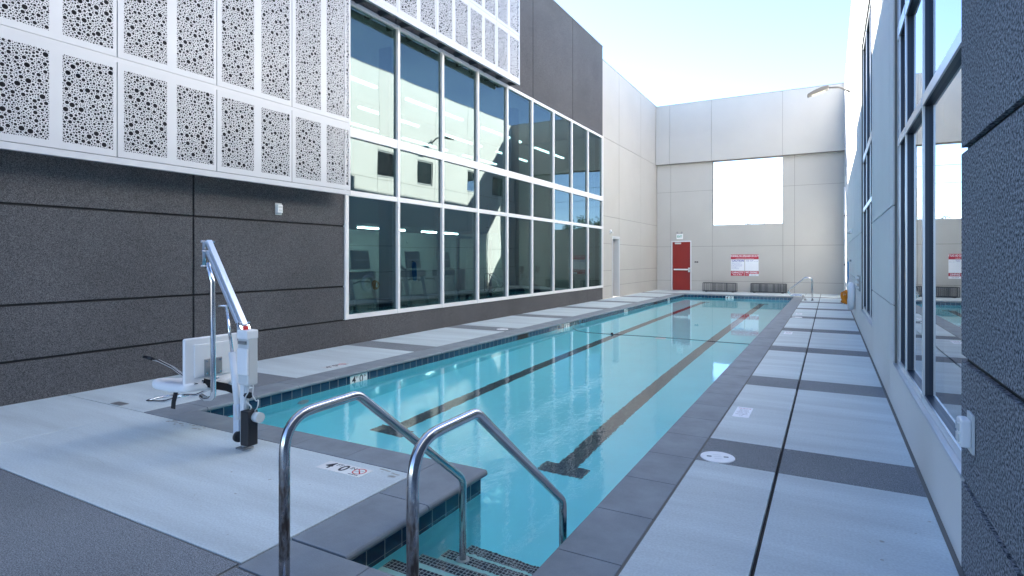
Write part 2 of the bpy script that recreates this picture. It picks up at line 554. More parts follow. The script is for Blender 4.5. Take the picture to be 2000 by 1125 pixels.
# front apron: pale slab and the aggregate strip this side of it
slab.box(-7.875, -6.285, 1.96, 3.382, DZ, 0.0)
slab.box(-6.279, -2.715, 1.96, 3.382, DZ, 0.0)
peb.box(-7.875, -2.72, -0.9, 1.945, DZ, -0.001)
peb.box(-2.70, -0.945, 0.9, 1.915, DZ, -0.001)
slab.box(-7.875, -0.945, -6.0, -0.91, DZ, 0.0)
slab.box(-2.70, -0.945, -0.9, 0.89, DZ, 0.0)
# far deck behind the pool
slab.box(-6.28, -3.6, 27.52, 29.985, DZ, 0.0)
slab.box(-3.59, -0.945, 27.52, 29.985, DZ, 0.0)
tag(slab.build('pool_deck', M['concrete'], bevel=0.003, seg=1), kind='structure')
tag(peb.build('paving_band', M['pebble']), kind='structure')
for a in ((-7.9, -0.9, -6, HY0), (-7.9, HX0, HY0, 30), (HX1, -0.9, HY0, 30), (HX0, HX1, HY1, 30)):
    sheet(gr, a[0], a[1], a[2], a[3], -0.008)
gr.box(0.575, 0.6, -6, 30, DZ, -0.003)
gr.box(-7.9, -7.875, -6, 30, DZ, -0.003)
gr.box(-0.95, -0.935, -6, 30, DZ, -0.003)
tag(gr.build('deck_joint', M['grout']), kind='structure')
jt.box(-0.356, -0.334, -6, 30, DZ, -0.03)
tag(jt.build('expansion_joint', M['joint']), kind='structure')
# rust-coloured stains soaked into the slab
st = MB()
for (cx, cy, n, sx, sy) in ((-5.45, 3.33, 26, 0.30, 0.05), (-2.93, 3.30, 10, 0.13, 0.05)):
    for k in range(n):
        x = cx + random.uniform(-sx, sx); y = cy + random.uniform(-sy, sy); r = random.uniform(.008, .026)
        w = random.uniform(1.0, 1.9)
        pts = [(x + math.cos(a) * r * w * random.uniform(.7, 1.2), y + math.sin(a) * r * .55 * random.uniform(.7, 1.2), 0.0015 + k * 0.00003) for a in [2*PI*q/9 for q in range(9)]]
        st.quad(pts)
for k in range(150):
    zone = random.choice(((-.9, .55, 2.9, 26), (-.9, .55, 2.9, 9), (-7.7, -2.9, 2.05, 3.3), (-7.7, -6.4, 3.4, 20)))
    x = random.uniform(zone[0], zone[1]); y = random.uniform(zone[2], zone[3]); r = random.uniform(.002, .007)
    if random.random() < .12: r *= 2.2
    st.quad([(x + math.cos(a) * r * random.uniform(.6, 1.6), y + math.sin(a) * r * random.uniform(.6, 1.2), .0012) for a in [2*PI*q/7 for q in range(7)]])
for (x, y, a, l) in ((-6.9, 2.5, .4, .5), (-4.9, 2.35, 2.6, .42), (-3.7, 2.75, 1.2, .3), (.25, 3.7, 2.2, .5), (-.7, 7.3, .8, .3)):
    for q in range(14):
        x += math.cos(a) * l / 14; y += math.sin(a) * l / 14; a += random.uniform(-.35, .35)
        st.quad([(x, y, .0012), (x + math.cos(a) * l / 12, y + math.sin(a) * l / 12, .0012), (x + math.cos(a) * l / 12, y + math.sin(a) * l / 12 + .0016, .0012), (x, y + .0016, .0012)])
tag(st.build('deck_stain', M['stain']), kind='structure')

# ------------------------------------------------------------------ the pool
pool = empty('swimming_pool', (-3.6, 15, 0), 0, 'long two lane lap pool with turquoise water and grey stone coping', 'swimming pool')
def kid(o, root):                      # keep world coordinates under an offset root
    o.parent = root
    o.matrix_parent_inverse = root.matrix_world.inverted() if False else Matrix.Translation(-root.location)
    return o
WZ = -0.15
t = 0.04
poly = [(PX0 - t, PY0 - t), (NX - t, PY0 - t), (NX - t, NY - t), (PX1 + t, NY - t), (PX1 + t, PY1 + t), (PX0 - t, PY1 + t)]
FZ = -1.36
sh = MB()
n = len(poly)
for i in range(n):
    a, b = poly[i], poly[(i + 1) % n]
    sh.quad([(a[0], a[1], -0.21), (b[0], b[1], -0.21), (b[0], b[1], FZ), (a[0], a[1], FZ)])
sh.quad([(p[0], p[1], FZ) for p in poly])
kid(sh.build('pool_shell', M['plaster']), pool)
wt = MB()
for i in range(n):
    a, b = poly[i], poly[(i + 1) % n]
    wt.quad([(a[0], a[1], -0.048), (b[0], b[1], -0.048), (b[0], b[1], -0.21), (a[0], a[1], -0.21)])
kid(wt.build('waterline_tile', M['wl_tile']), pool)
# steps in the nook
stp = MB(); ms = MB()
zs = [-0.28, -0.50, -0.72, -0.94]; ys = [2.68, 2.97, 3.26, 3.55]
y0 = NY - t
for k in range(4):
    stp.box(NX - t + .002, PX1 + t - .002, y0, ys[k], FZ + .002, zs[k]); y0 = ys[k] + .0005
    ms.box(NX - t + .006, PX1 + t - .006, ys[k] - 0.086, ys[k] + .004, zs[k] - 0.03, zs[k] + 0.004)
kid(stp.build('pool_steps', mat('step_plaster', (0.42, 0.74, 0.72), 0.8, var=0.03)), pool)
kid(ms.build('step_edge_tile', M['mosaic']), pool)
for lx in (-4.72, -2.42):
    lm = MB()
    sheet(lm, lx - .11, lx + .11, 5.60, 25.4, FZ + .004)
    sheet(lm, lx - .25, lx + .25, 5.36, 5.60, FZ + .004)
    sheet(lm, lx - .25, lx + .25, 25.4, 25.64, FZ + .004)
    kid(lm.build('lane_marking', M['lane_tile']), pool)
for x, y in ((-3.6, 14.0),):
    dr = MB(); dr.disc((x, y, FZ), 0.13, 0.012); kid(dr.build('floor_drain', M['lid']), pool)
ft = MB(); ft.disc((PX0 - t, 5.15, -0.48), 0.085, 0.02, 24, 'X'); ft.disc((PX0 - t, 5.15, -0.48), 0.06, 0.035, 24, 'X')
kid(ft.build('inlet_fitting', M['plastic_grey']), pool)
sk = MB(); sk.box(PX0 - t + 0.003, PX0 - t - .05, 10.95, 11.45, -0.16, -0.055); kid(sk.build('skimmer_mouth', M['joint']), pool)
sk = MB(); sk.box(PX0 - t + 0.003, PX0 - t - .05, 22.0, 22.5, -0.16, -0.055); kid(sk.build('skimmer_mouth', M['joint']), pool)

# coping stones with a rounded nose
cp = MB()
def nose_profile(nose, outer):
    s = 1 if nose > outer else -1
    r = 0.024
    pr = [(outer, -0.05), (outer, 0.001)]
    for k in range(7):
        a = PI / 2 - PI * k / 6
        pr.append((nose - s * r + s * r * math.cos(a), -0.0235 + (r + 0.0005) * math.sin(a)))
    return pr
def run(axis, nose, outer, a, b, step=0.61, first=0.0):
    pr = nose_profile(nose, outer)
    y = a
    k = 0
    while y < b - 0.02:
        e = min(y + (first if (k == 0 and first) else step), b)
        if b - e < 0.12: e = b
        cp.prism(pr, y + 0.003, e - 0.003, axis)
        y = e; k += 1
run('Y', PX1, -0.95, 1.93, 27.5, 0.61, 0.36)
run('Y', PX0, -6.27, 3.39, 27.1, 0.61, 0.45)
run('X', PY1, 27.5, -6.27, -1.33)
run('X', PY0, 3.39, -5.87, -2.70)
run('Y', NX, -2.70, 2.27, 3.73, 0.73, 0.0)
run('X', NY, 1.93, -2.70, -1.33, 0.61)
kid(cp.build('coping', M['coping'], bevel=0.0025, seg=1), pool)

def depth_tile(loc, rot, parent, txt=True, flip=False):
    mb = MB(); mb.box(-.17, .17, -.08, .08, -0.004, 0.0035)
    o = mb.build('depth_tile', M['ceramic'], parent, loc=loc); o.rotation_euler = rot
    text('4', 0.15, M['ink'], o, (-.10, 0, .0045), (0, 0, 0), 'numeral', bold=0.002)
    text('FT', 0.05, M['ink'], o, (-.035, .035, .0045), (0, 0, 0))
    text('0', 0.15, M['ink'], o, (.045, 0, .0045), (0, 0, 0), 'numeral', bold=0.002)
    text('IN', 0.05, M['ink'], o, (.12, .035, .0045), (0, 0, 0))
    return o
def px(p): return (p[0] - pool.location.x, p[1] - pool.location.y, p[2])
for y in (6.15, 13.6, 18.5, 24.3):
    depth_tile(px((PX0 - t + 0.001, y, -0.122)), (R(90), 0, R(90)), pool)
depth_tile(px((-3.9, PY1 + t - 0.001, -0.122)), (R(90), 0, 0), pool)

# water sheet
wv = MB()
wv.quad([(a[0], a[1], WZ) for a in poly])
tag(wv.build('water', water_mat()), kind='structure')
wd = bpy.data.objects['water'].data
if wd.polygons[0].normal.z < 0: wd.flip_normals()

# ------------------------------------------------------------------ gym building on the left
gym = empty('gym_building', (-7.9, 8, 0), 0, 'charcoal and cream building with perforated screens and a tall window wall', 'building')
def gk(o): return kid(o, gym)
HG = [0.465, 1.09, 2.21, 6.5]
def gwall(name, m, *a, **k):
    before = set(bpy.data.objects)
    wall_panels(name, m, None, *a, **k)
    for o in set(bpy.data.objects) - before: gk(o)
gwall('stucco_wall', M['dark_stucco'], WL, .3, -5, 7.84, 0, 10.05, [-10.9, -7.75, -4.6, -1.45, 1.75, 4.95], [0.465, 1.09, 2.21, 4.2, 6.5], backmat=M['dark_groove'], gap=.03)  # unseen near end cut short to let in more fill light
gwall('stucco_wall', M['dark_stucco'], WL, .3, 7.84, 21.75, 0, 0.47, [], [], backmat=M['dark_groove'])
gwall('stucco_wall', M['dark_stucco'], WL, .3, 7.84, 21.75, 6.47, 10.05, [9.3, 12.45, 15.62, 18.71], [], backmat=M['dark_groove'], gap=.03)
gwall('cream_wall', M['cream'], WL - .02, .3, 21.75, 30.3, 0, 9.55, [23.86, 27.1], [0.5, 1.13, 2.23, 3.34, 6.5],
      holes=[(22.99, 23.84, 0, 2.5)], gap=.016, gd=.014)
cpg = MB(); cpg.box(WL + .012, WL - .32, -5, 21.76, 10.05, 10.075); cpg.box(WL - .01, WL - .34, 21.762, 30.3, 9.55, 9.575)
gk(cpg.build('parapet_cap', mat('cap_metal', (0.22, 0.22, 0.23), 0.5, 0.4)))
# recessed service door
dd = MB(); dd.box(WL - .26, WL - .30, 22.99, 23.84, 0, 2.5); gk(dd.build('door', mat('grey_beige_paint', (0.45, 0.43, 0.40), 0.5)))
dj = MB(); dj.box(WL - .015, WL - .28, 23.80, 23.838, 0.01, 2.5); dj.box(WL - .015, WL - .28, 22.992, 23.03, 0.01, 2.5); dj.box(WL - .015, WL - .28, 23.03, 23.80, 2.45, 2.498)
dj.box(WL - .002, WL - .05, 22.93, 22.99, 0.01, 2.56); dj.box(WL - .002, WL - .05, 23.84, 23.90, 0.01, 2.56); dj.box(WL - .002, WL - .05, 22.99, 23.84, 2.5, 2.56)
gk(dj.build('door_frame', mat('pale_grey_paint', (0.55, 0.56, 0.57), 0.5)))

# window wall
GY = [7.84, 9.36, 10.93, 12.46, 14.00, 15.54, 17.08, 18.60, 20.14, 21.74]
ZR = [(0.47, 0.555), (2.79, 2.89), (3.90, 4.08), (6.39, 6.475)]
fr = MB()
XF = WL + .035
for i, y in enumerate(GY):
    w = .075 if 0 < i < 9 else .09
    c = y if 0 < i < 9 else (y + .045 if i == 0 else y - .045)
    fr.box(XF, WL - .13, c - w / 2, c + w / 2, 0.47, 6.475)
for (a, b) in ZR:
    for i in range(9):
        fr.box(XF - .008, WL - .12, GY[i] + (.09 if i == 0 else .0375), GY[i+1] - (.09 if i == 8 else .0375), a, b)
wf = gk(fr.build('window_frame', M['white_frame'], bevel=.004, seg=1))
for i in range(9):
    for (a, b) in ((0.555, 2.79), (2.89, 3.90), (4.08, 6.39)):
        p = MB(); y0_ = GY[i] + (.09 if i == 0 else .0375); y1_ = GY[i+1] - (.09 if i == 8 else .0375)
        hx, hy, hz = 0.006, (y1_ - y0_) / 2, (b - a) / 2
        p.box(-hx, hx, -hy, hy, -hz, hz)
        o = p.build('pane', M['glass_left'])
        o.parent = wf; o.matrix_parent_inverse = Matrix.Identity(4)
        o.location = (WL - .03, (y0_ + y1_) / 2, (a + b) / 2)
        o.rotation_euler = (0, R(random.uniform(-.16, .16)), R(random.uniform(-.16, .16)))
# wf lives at gym-relative inverse; its children use world-like coordinates because wf mesh is in world coordinates

# interior of the gym seen through the glass
it = MB()
it.box(-16.2, WL - .31, 7.5, 22.2, -0.1, 0.02)
gk(it.build('interior_floor', M['int_floor']))
it = MB()
it.box(-16.4, -16.2, 7.3, 22.4, 0, 6.8); it.box(-16.2, WL - .3, 7.3, 7.5, 0, 6.8); it.box(-16.2, WL - .3, 22.2, 22.4, 0, 6.8)
gk(it.build('interior_wall', M['int_wall']))
it = MB(); it.box(-13.2, -13.0, 7.5, 22.2, 2.75, 6.6)
gk(it.build('interior_bulkhead', M['int_upper']))
it = MB(); it.box(-16.4, WL - .3, 7.3, 22.4, 6.6, 6.8); gk(it.build('interior_ceiling', mat('ceiling_paint', (0.30, 0.31, 0.30), 0.8)))
it = MB(); it.box(-16.2, -13.2, 7.5, 22.2, 2.75, 2.85); gk(it.build('interior_soffit', M['int_dark']))
for y in (10.6, 16.8):
    c = MB(); c.box(-9.4, -9.1, y - .15, y + .15, 0.02, 6.6); gk(c.build('column', M['int_dark']))
for k, (x, z) in enumerate(((-9.3, 5.6), (-10.9, 5.6), (-12.4, 5.6), (-14.4, 2.68))):
    for y in (9.0, 12.6, 16.2, 19.8):
        s_ = MB(); s_.box(x - .04, x + .04, y - 1.25, y + 1.25, z, z + .05); gk(s_.build('strip_and_fill_light', M['fill_strip'] if x < -14 else M['strip']))  # back row is added fill to brighten the rear wall

# ---- perforated metal screens
PACKS = {}
def pack(w, h, seed):
    """holes of seven sizes thrown in from the largest down, kept a sliver apart"""
    key = (round(w, 3), round(h, 1), seed)
    if key in PACKS: return PACKS[key]
    rs = random.Random(seed)
    cs = .065; G = {}; out = []
    for r, n_, tries in ((.0275, .06, 50), (.0205, .07, 60), (.0150, .10, 80), (.0108, .10, 90), (.0078, .085, 90), (.0055, .065, 80), (.0037, .04, 60)):
        goal = int(n_ * w * h / (PI * r * r)); got = 0
        for _ in range(goal * tries):
            if got >= goal: break
            x = rs.uniform(r, w - r); y = rs.uniform(r, h - r); ix, iy = int(x / cs), int(y / cs)
            ok = True
            for gx in (ix - 1, ix, ix + 1):
                for gy in (iy - 1, iy, iy + 1):
                    for (qx, qy, qr) in G.get((gx, gy), ()):
                        if (qx - x)**2 + (qy - y)**2 < (r + qr + .0032)**2: ok = False; break
                    if not ok: break
                if not ok: break
            if ok:
                G.setdefault((ix, iy), []).append((x, y, r)); out.append((x, y, r)); got += 1
    PACKS[key] = out
    return out
def screen_mesh(name, W, H, seed):
    fields = [(.066, .592), (.712, 1.238)]
    V = [(0, 0), (W, 0), (W, H), (0, H)]; E_ = [(0, 1), (1, 2), (2, 3), (3, 0)]
    circ = []
    for fi, (a, b) in enumerate(fields):
        hh = H - .15
        C = pack(b - a, hh, seed + fi)
        for (x, y, r) in C:
            x += a; y += .075
            k = 14 if r > .02 else (10 if r > .011 else (8 if r > .007 else 6))
            s0 = len(V); ph = random.random()
            V += [(x + r * math.cos(2*PI*(q + ph)/k), y + r * math.sin(2*PI*(q + ph)/k)) for q in range(k)]
            E_ += [(s0 + q, s0 + (q + 1) % k) for q in range(k)]
            circ.append((x, y, r))
    vo, eo, fo, vi, ei, fi_ = delaunay_2d_cdt([Vector(v) for v in V], E_, [], 0, 1e-6)
    vo = np.array([(v[0], v[1]) for v in vo]); fo = [f for f in fo]
    # drop the triangles that lie in a hole: hash the holes on a grid
    G = {}
    cs = .06
    for (x, y, r) in circ:
        for ix in range(int((x - r) / cs), int((x + r) / cs) + 1):
            for iy in range(int((y - r) / cs), int((y + r) / cs) + 1):
                G.setdefault((ix, iy), []).append((x, y, r))
    keep = []
    for f in fo:
        cx = sum(vo[i][0] for i in f) / 3; cy_ = sum(vo[i][1] for i in f) / 3
        if any((cx - x)**2 + (cy_ - y)**2 < (r * .985)**2 for (x, y, r) in G.get((int(cx / cs), int(cy_ / cs)), ())): continue
        keep.append(f)
    verts = [(0, v[0], v[1]) for v in vo]
    faces = [tuple(f) for f in keep]
    # returned edges of the sheet
    b = len(verts); d = -.03
    verts += [(0, 0, 0), (0, W, 0), (0, W, H), (0, 0, H), (d, 0, 0), (d, W, 0), (d, W, H), (d, 0, H)]
    faces += [(b, b+1, b+5, b+4), (b+1, b+2, b+6, b+5), (b+2, b+3, b+7, b+6), (b+3, b, b+4, b+7)]
    # fixing screws along the margins
    for sy in (.03, .635, W - .03):
        for sz in ([.03, H / 2, H - .03] if H < 1.5 else [.03, H * .25, H / 2, H * .75, H - .03]):
            b = len(verts)
            verts += [(.003, sy + .006 * math.cos(PI*q/3), sz + .006 * math.sin(PI*q/3)) for q in range(6)]
            faces.append(tuple(range(b, b + 6)))
    me = bpy.data.meshes.new(name)
    me.from_pydata(verts, [], faces)
    me.materials.append(M['screen'])
    me.update()
    return me
PW = 1.284
rows = [(2.83, 1.14), (4.03, 2.41), (6.50, 1.19), (7.75, 2.27)]
SM = {}
for ri, (z, h_) in enumerate(rows):
    for v in range(2):
        SM[(ri, v)] = screen_mesh('perforated_panel', PW - .012, h_, 11 + ri * 10 + v * 3)
XS = -7.5
for ri, (z, h_) in enumerate(rows):
    for k in range(-6, 5):
        if ri < 2 and k >= 0: continue
        y = 7.604 + PW * k
        o = bpy.data.objects.new('perforated_panel', SM[(ri, k % 2)]); COL.objects.link(o)
        o['label'] = 'white metal panel with two columns of round holes'
        o.parent = gym; o.matrix_parent_inverse = Matrix.Translation(-gym.location)
        o.location = (XS, y + .006, z)
shade_mb = MB(); shade_mb.box(WL + .002, WL + .012, -4.9, 7.58, 2.95, 10.0); shade_mb.box(WL + .002, WL + .012, 7.60, 13.95, 6.62, 10.0)
gk(shade_mb.build('shade_backing', mat('painted_shade_black', (0.012, 0.012, 0.016), 0.9)))  # black sheet added so the holes look shaded; painted shade
# rails behind and between the panels
rl = MB()
for (z0_, z1_, ya, yb, dx) in ((2.745, 2.822, -0.1, 7.60, 0.004), (3.972, 4.028, -0.1, 7.60, -.006), (6.41, 6.495, 7.61, 14.02, .004), (6.445, 6.498, -0.1, 7.60, -.006), (7.692, 7.748, -0.1, 14.02, -.006), (10.02, 10.06, -0.1, 14.02, -.006)):
    rl.box(XS + dx, XS - .06, ya, yb, z0_, z1_)
gk(rl.build('screen_rail', M['screen']))
bk = MB()
for k in range(-6, 6):
    y = 7.604 + PW * k - .002
    for zz in ((2.83, 10.0) if k <= 0 else (6.5, 10.0),):
        bk.box(XS - .034, XS - .075, y - .03, y + .03, zz[0], zz[1])
gk(bk.build('screen_post', M['int_dark']))
for k in range(22):
    y = 0.2 + .66 * k
    zb = 2.80 if y < 7.6 else 6.46
    b_ = MB(); b_.box(WL + .001, XS - .08, y - .03, y + .03, zb, zb + .10)
    gk(b_.build('bracket', M['int_dark']))

# ------------------------------------------------------------------ building on the right
rb = empty('cream_building', (0.6, 15, 0), 0, 'long cream walled building on the right with tall reflective windows', 'building')
def rk(o): return kid(o, rb)
def rwall(name, m, *a, **k):
    before = set(bpy.data.objects)
    wall_panels(name, m, None, *a, **k)
    for o in set(bpy.data.objects) - before: rk(o)
W1 = (3.74, 7.40, 0.465, 6.45); W2 = (10.95, 14.55, 0.50, 6.15)
small = [(18.3, 19.4, 5.1, 6.2), (20.9, 22.0, 5.1, 6.2), (24.95, 26.0, 5.1, 6.2), (27.65, 28.75, 5.1, 6.2)]
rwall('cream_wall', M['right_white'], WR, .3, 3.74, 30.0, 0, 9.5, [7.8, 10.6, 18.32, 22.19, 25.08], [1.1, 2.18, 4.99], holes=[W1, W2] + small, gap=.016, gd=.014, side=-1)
rwall('dark_stucco_wall', M['near_stucco'], WR, .3, -3.5, 3.74, 0, 10.05, [-4.6, -1.45, 1.7], [0.465, 1.09, 2.16, 4.4], backmat=M['dark_groove'], gap=.034, gd=.026, side=-1)  # likewise stops short out of view for more fill light
for q in ((3.742, 7.40, 0.462, 0.482), (10.95, 14.55, 0.497, .517)):
    sl = MB(); sl.box(WR - .004, WR + .09, *q); rk(sl.build('window_sill', M['silver_frame']))
def window(y0, y1, z0, z1, ms_, ts, xf=WR + .05, dep=.12, w=.05):
    f = MB(); cpf = MB()
    for (a, b) in [(y0 + .001, y0 + .05)] + [(m_ - w/2, m_ + w/2) for m_ in ms_] + [(y1 - .05, y1 - .001)]:
        f.box(xf, xf + dep, a, b, z0 + .02, z1 - .002)
        cpf.box(xf - .014, xf - .0005, a, b, z0 + .02, z1 - .002)
    xs = [y0 + .05] + [q for m_ in ms_ for q in (m_ - w/2, m_ + w/2)] + [y1 - .05]
    tz = [(z0 + .02, z0 + .08)] + ts + [(z1 - .06, z1 - .002)]
    for i in range(0, len(xs), 2):
        for (a, b) in tz:
            f.box(xf - .004, xf + dep - .01, xs[i], xs[i+1], a, b)
            cpf.box(xf - .018, xf - .0045, xs[i], xs[i+1], a, b)
    fo_ = rk(f.build('window_frame', M['frame_shade']))  # painted-shade frame; only the fronts keep the silver
    cpf.build('cover_strip', M['silver_frame'], fo_)
    for i in range(0, len(xs), 2):
        for j in range(len(tz) - 1):
            p = MB(); ha, hb = (xs[i+1] - xs[i]) / 2, (tz[j+1][0] - tz[j][1]) / 2
            p.box(-.006, .006, -ha, ha, -hb, hb)
            o = p.build('pane', M['glass_right']); o.parent = fo_
            o.location = (xf + .032, (xs[i] + xs[i+1]) / 2, (tz[j][1] + tz[j+1][0]) / 2)
            o.rotation_euler = (0, R(random.uniform(-.05, .05)), R(random.uniform(-.05, .05)))
window(*W1, [5.48, 6.64, 7.20], [(2.79, 2.87), (3.92, 4.05)])
window(*W2, [12.12, 13.33], [(2.60, 2.68), (3.66, 3.80)])
for s_ in small: window(*s_, [], [], w=.04)
cpr = MB(); cpr.box(WR - .012, WR + .32, 3.75, 30.0, 9.5, 9.525); cpr.box(WR - .012, WR + .32, -3.5, 3.75, 10.05, 10.075)
rk(cpr.build('parapet_cap', MATS['cap_metal']))
rm = MB()
rm.box(WR + 4.0, WR + 4.2, 3.4, 29.8, 0, 7); rm.box(WR + .3, WR + 4.0, 3.4, 3.6, 0, 7); rm.box(WR + .3, WR + 4.0, 29.6, 29.8, 0, 7); rm.box(WR + .3, WR + 4.2, 3.4, 29.8, 7, 7.2)
rk(rm.build('interior_wall', M['int_dark']))
rm = MB(); rm.box(WR + .31, WR + 4.0, 3.6, 29.6, -.05, .02); rk(rm.build('interior_floor', M['int_floor']))

# ------------------------------------------------------------------ end wall
ew = empty('end_wall', (-3.65, 30, 0), 0, 'tall pale end wall with a square opening to the sky above the pool', 'wall')
def ek(o): return kid(o, ew)
def ewall(name, *a, **k):
    before = set(bpy.data.objects)
    wall_panels(name, M['grey_white'], None, *a, **k)
    for o in set(bpy.data.objects) - before: ek(o)
DX0, DX1, DH = -7.11, -6.20, 2.49
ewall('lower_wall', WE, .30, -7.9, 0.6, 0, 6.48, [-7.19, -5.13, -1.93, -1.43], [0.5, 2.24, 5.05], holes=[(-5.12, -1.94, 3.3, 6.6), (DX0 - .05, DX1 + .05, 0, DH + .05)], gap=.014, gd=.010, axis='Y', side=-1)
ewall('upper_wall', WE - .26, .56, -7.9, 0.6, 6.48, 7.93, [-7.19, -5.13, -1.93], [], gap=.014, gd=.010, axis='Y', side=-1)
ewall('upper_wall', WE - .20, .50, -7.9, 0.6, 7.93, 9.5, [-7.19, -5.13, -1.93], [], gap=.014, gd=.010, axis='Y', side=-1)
cpe = MB(); cpe.box(-7.9, .6, WE - .21, WE + .31, 9.5, 9.525); ek(cpe.build('parapet_cap', MATS['cap_metal']))
# red door in its frame
door = MB(); door.box(DX0 + .012, DX1 - .012, WE + .03, WE + .075, 0.012, DH - .012)
door = ek(door.build('door', M['door_red'])); door['label'] = 'red steel door with a horizontal push bar'
def sub(o, parent): o.parent = parent; return o
df = MB(); df.box(DX0 - .05, DX0, WE - .012, WE + .12, 0.002, DH + .05); df.box(DX1, DX1 + .05, WE - .012, WE + .12, 0.002, DH + .05); df.box(DX0, DX1, WE - .012, WE + .12, DH, DH + .05)
df.box(DX0, DX1, WE + .13, WE + .2, 0, DH)
ek(df.build('door_frame', M['lift_white']))
hb = MB(); hb.box(DX0 + .08, DX1 - .02, WE - .05, WE - .02, 1.03, 1.10); hb.box(DX1 - .10, DX1 - .02, WE - .05, WE + .03, .94, 1.16); hb.box(DX0 + .08, DX0 + .13, WE - .03, WE + .03, 1.03, 1.10)
sub(hb.build('push_bar', M['lid']), door)
cl = MB(); cl.box(DX0 + .14, DX0 + .44, WE - .05, WE + .03, DH - .12, DH - .04); sub(cl.build('door_closer', M['plastic_grey']), door)
th = MB(); th.box(DX0 - .02, DX1 + .02, WE - .03, WE + .12, 0.001, .011); ek(th.build('threshold', M['plate']))

# ------------------------------------------------------------------ signs and fittings on the walls
RF = (R(90), 0, 0)                                       # text facing -Y
sg = empty('warning_sign', (-3.62, WE - .012, 1.30), 0, 'large red and white pool rules sign on the end wall under the opening', 'sign')
def board(x0, x1, z0, z1, m, name='sign_panel', y=0.0, th=.012):
    b = MB(); b.box(x0, x1, y, y + th, z0, z1)
    return b.build(name, m, sg)
SW, SH = 1.26, 1.04
x0, x1 = -SW/2, SW/2; zt, zb = SH/2, -SH/2
b = board(x0, x1, zt - .22, zt, M['sign_red']); b['label'] = 'red strip warning that no lifeguard is on duty'
text('WARNING: NO LIFEGUARD ON DUTY', .125, M['sign_white'], b, (0, -.0015, zt - .075), RF, xs=.60, bold=.003)
text('CHILDREN SHALL NOT USE POOL WITHOUT AN ADULT', .045, M['sign_white'], b, (0, -.0015, zt - .18), RF, xs=.72)
b = board(x0, -.01, zb + .25, zt - .24, M['sign_white'])
text('CAUTION', .125, M['sign_blue'], b, (-.31, -.0015, zt - .31), RF, xs=1.0, bold=.004)
lines = ['Pool users are asked to shower', 'before entering the water.', 'No running or rough play on deck.', 'No glass or food in the pool area.', 'Persons with open wounds must', 'not use the pool.', 'In an emergency dial 911', 'and alert the front desk.']
for i, s_ in enumerate(lines):
    text(s_, .036, M['sign_blue'], b, (-.60, -.0015, zt - .40 - i * .042), RF, align='LEFT')
b = board(.02, x1, zb + .25, zt - .24, M['sign_white'])
text('POOL\nRULES', .05, M['sign_blue'], b, (.14, -.0015, zt - .30), RF)
text('HOURS\nDAILY', .045, M['sign_blue'], b, (.32, -.0015, zt - .30), RF)
text('5 AM - 10 PM', .036, M['sign_blue'], b, (.51, -.0015, zt - .34), RF)
for i in range(6):
    text('. . . . . . . . . . . . . . . . . .', .03, M['plate'], b, (.32, -.0015, zt - .42 - i * .05), RF)
b = board(x0, -.03, zb, zb + .23, M['sign_red'])
text('CAPACITY', .125, M['sign_white'], b, (-.325, -.0015, zb + .155), RF, xs=.92, bold=.003)
text('POOL 40  SPA 0', .06, M['sign_white'], b, (-.325, -.0015, zb + .05), RF, bold=.002)
b = board(.0, x1, zb + .10, zb + .23, M['sign_red'])
text('NO DIVING', .12, M['sign_white'], b, (.315, -.0015, zb + .165), RF, xs=.85, bold=.003)
b = board(.0, .20, zb, zb + .10, M['sign_red']); text('NO', .06, M['sign_white'], b, (.10, -.0015, zb + .05), RF)
b = board(.20, x1, zb, zb + .10, M['sign_white']); text('Shallow water', .045, M['ink'], b, (.41, -.0015, zb + .05), RF)

ex = empty('exit_sign', (-6.73, WE - .05, 2.76), 0, 'small green and white EXIT sign with two lamp heads over the red door', 'exit sign')
e = MB(); e.box(-.16, .16, 0, .05, -.14, .13); e = e.build('housing', M['lid'], ex, bevel=.01)
text('EXIT', .15, M['green'], ex, (0, -.003, -.01), RF, xs=.80, bold=.004)
for s_ in (-1, 1):
    e = MB(); e.disc((s_ * .11, -.01, .20), .05, .06, 16, 'Y', .04); e.box(s_ * .11 - .012, s_ * .11 + .012, .03, .05, .12, .18)
    e.build('lamp_head', M['plate'], ex)
pl = MB(); pl.box(-.09, .09, 0, .008, -.035, .035); pl = pl.build('door_plaque', M['ink'], loc=(-5.90, WE - .009, 1.45))
tag(pl, 'small black plaque beside the red door', 'plaque')
text('EXIT', .04, M['sign_white'], pl, (0, -.001, 0), RF)

M['lamp_arm'] = mat('lamp_arm_grey', (0.16, 0.155, 0.15), 0.5)
# flood lamp on the right wall
fl = empty('flood_lamp', (WR - .02, 21.8, 7.1), 0, 'grey area floodlight on a curved arm high on the sunlit wall', 'floodlight')
e = MB(); e.box(-.0, .02, -.09, .09, -.14, .12); e.build('wall_plate', M['plate'], fl)
e = MB(); e.tube(rounded([(0, 0, -.02), (-.28, 0, .17), (-.62, 0, .20)], .3, 8), [.035] * 19 if False else .035, 12); e.build('arm', M['lamp_arm'], fl)
e = MB(); e.prism([(-.60, .14), (-.60, .24), (-.80, .22), (-1.05, .13), (-1.22, .04), (-1.24, -.01), (-1.20, -.02)], -.17, .17, 'Y')
e.build('lamp_housing', mat('lamp_grey', (0.11, 0.105, 0.10), 0.45), fl, bevel=.015)
e = MB(); e.quad([(-.70, -.12, .112), (-1.10, -.12, .003), (-1.10, .12, .003), (-.70, .12, .112)]); 
for q in e.bm.verts: q.co.z -= .008
e.build('lens', mat('lamp_lens', (0.75, 0.74, 0.62), 0.2), fl)

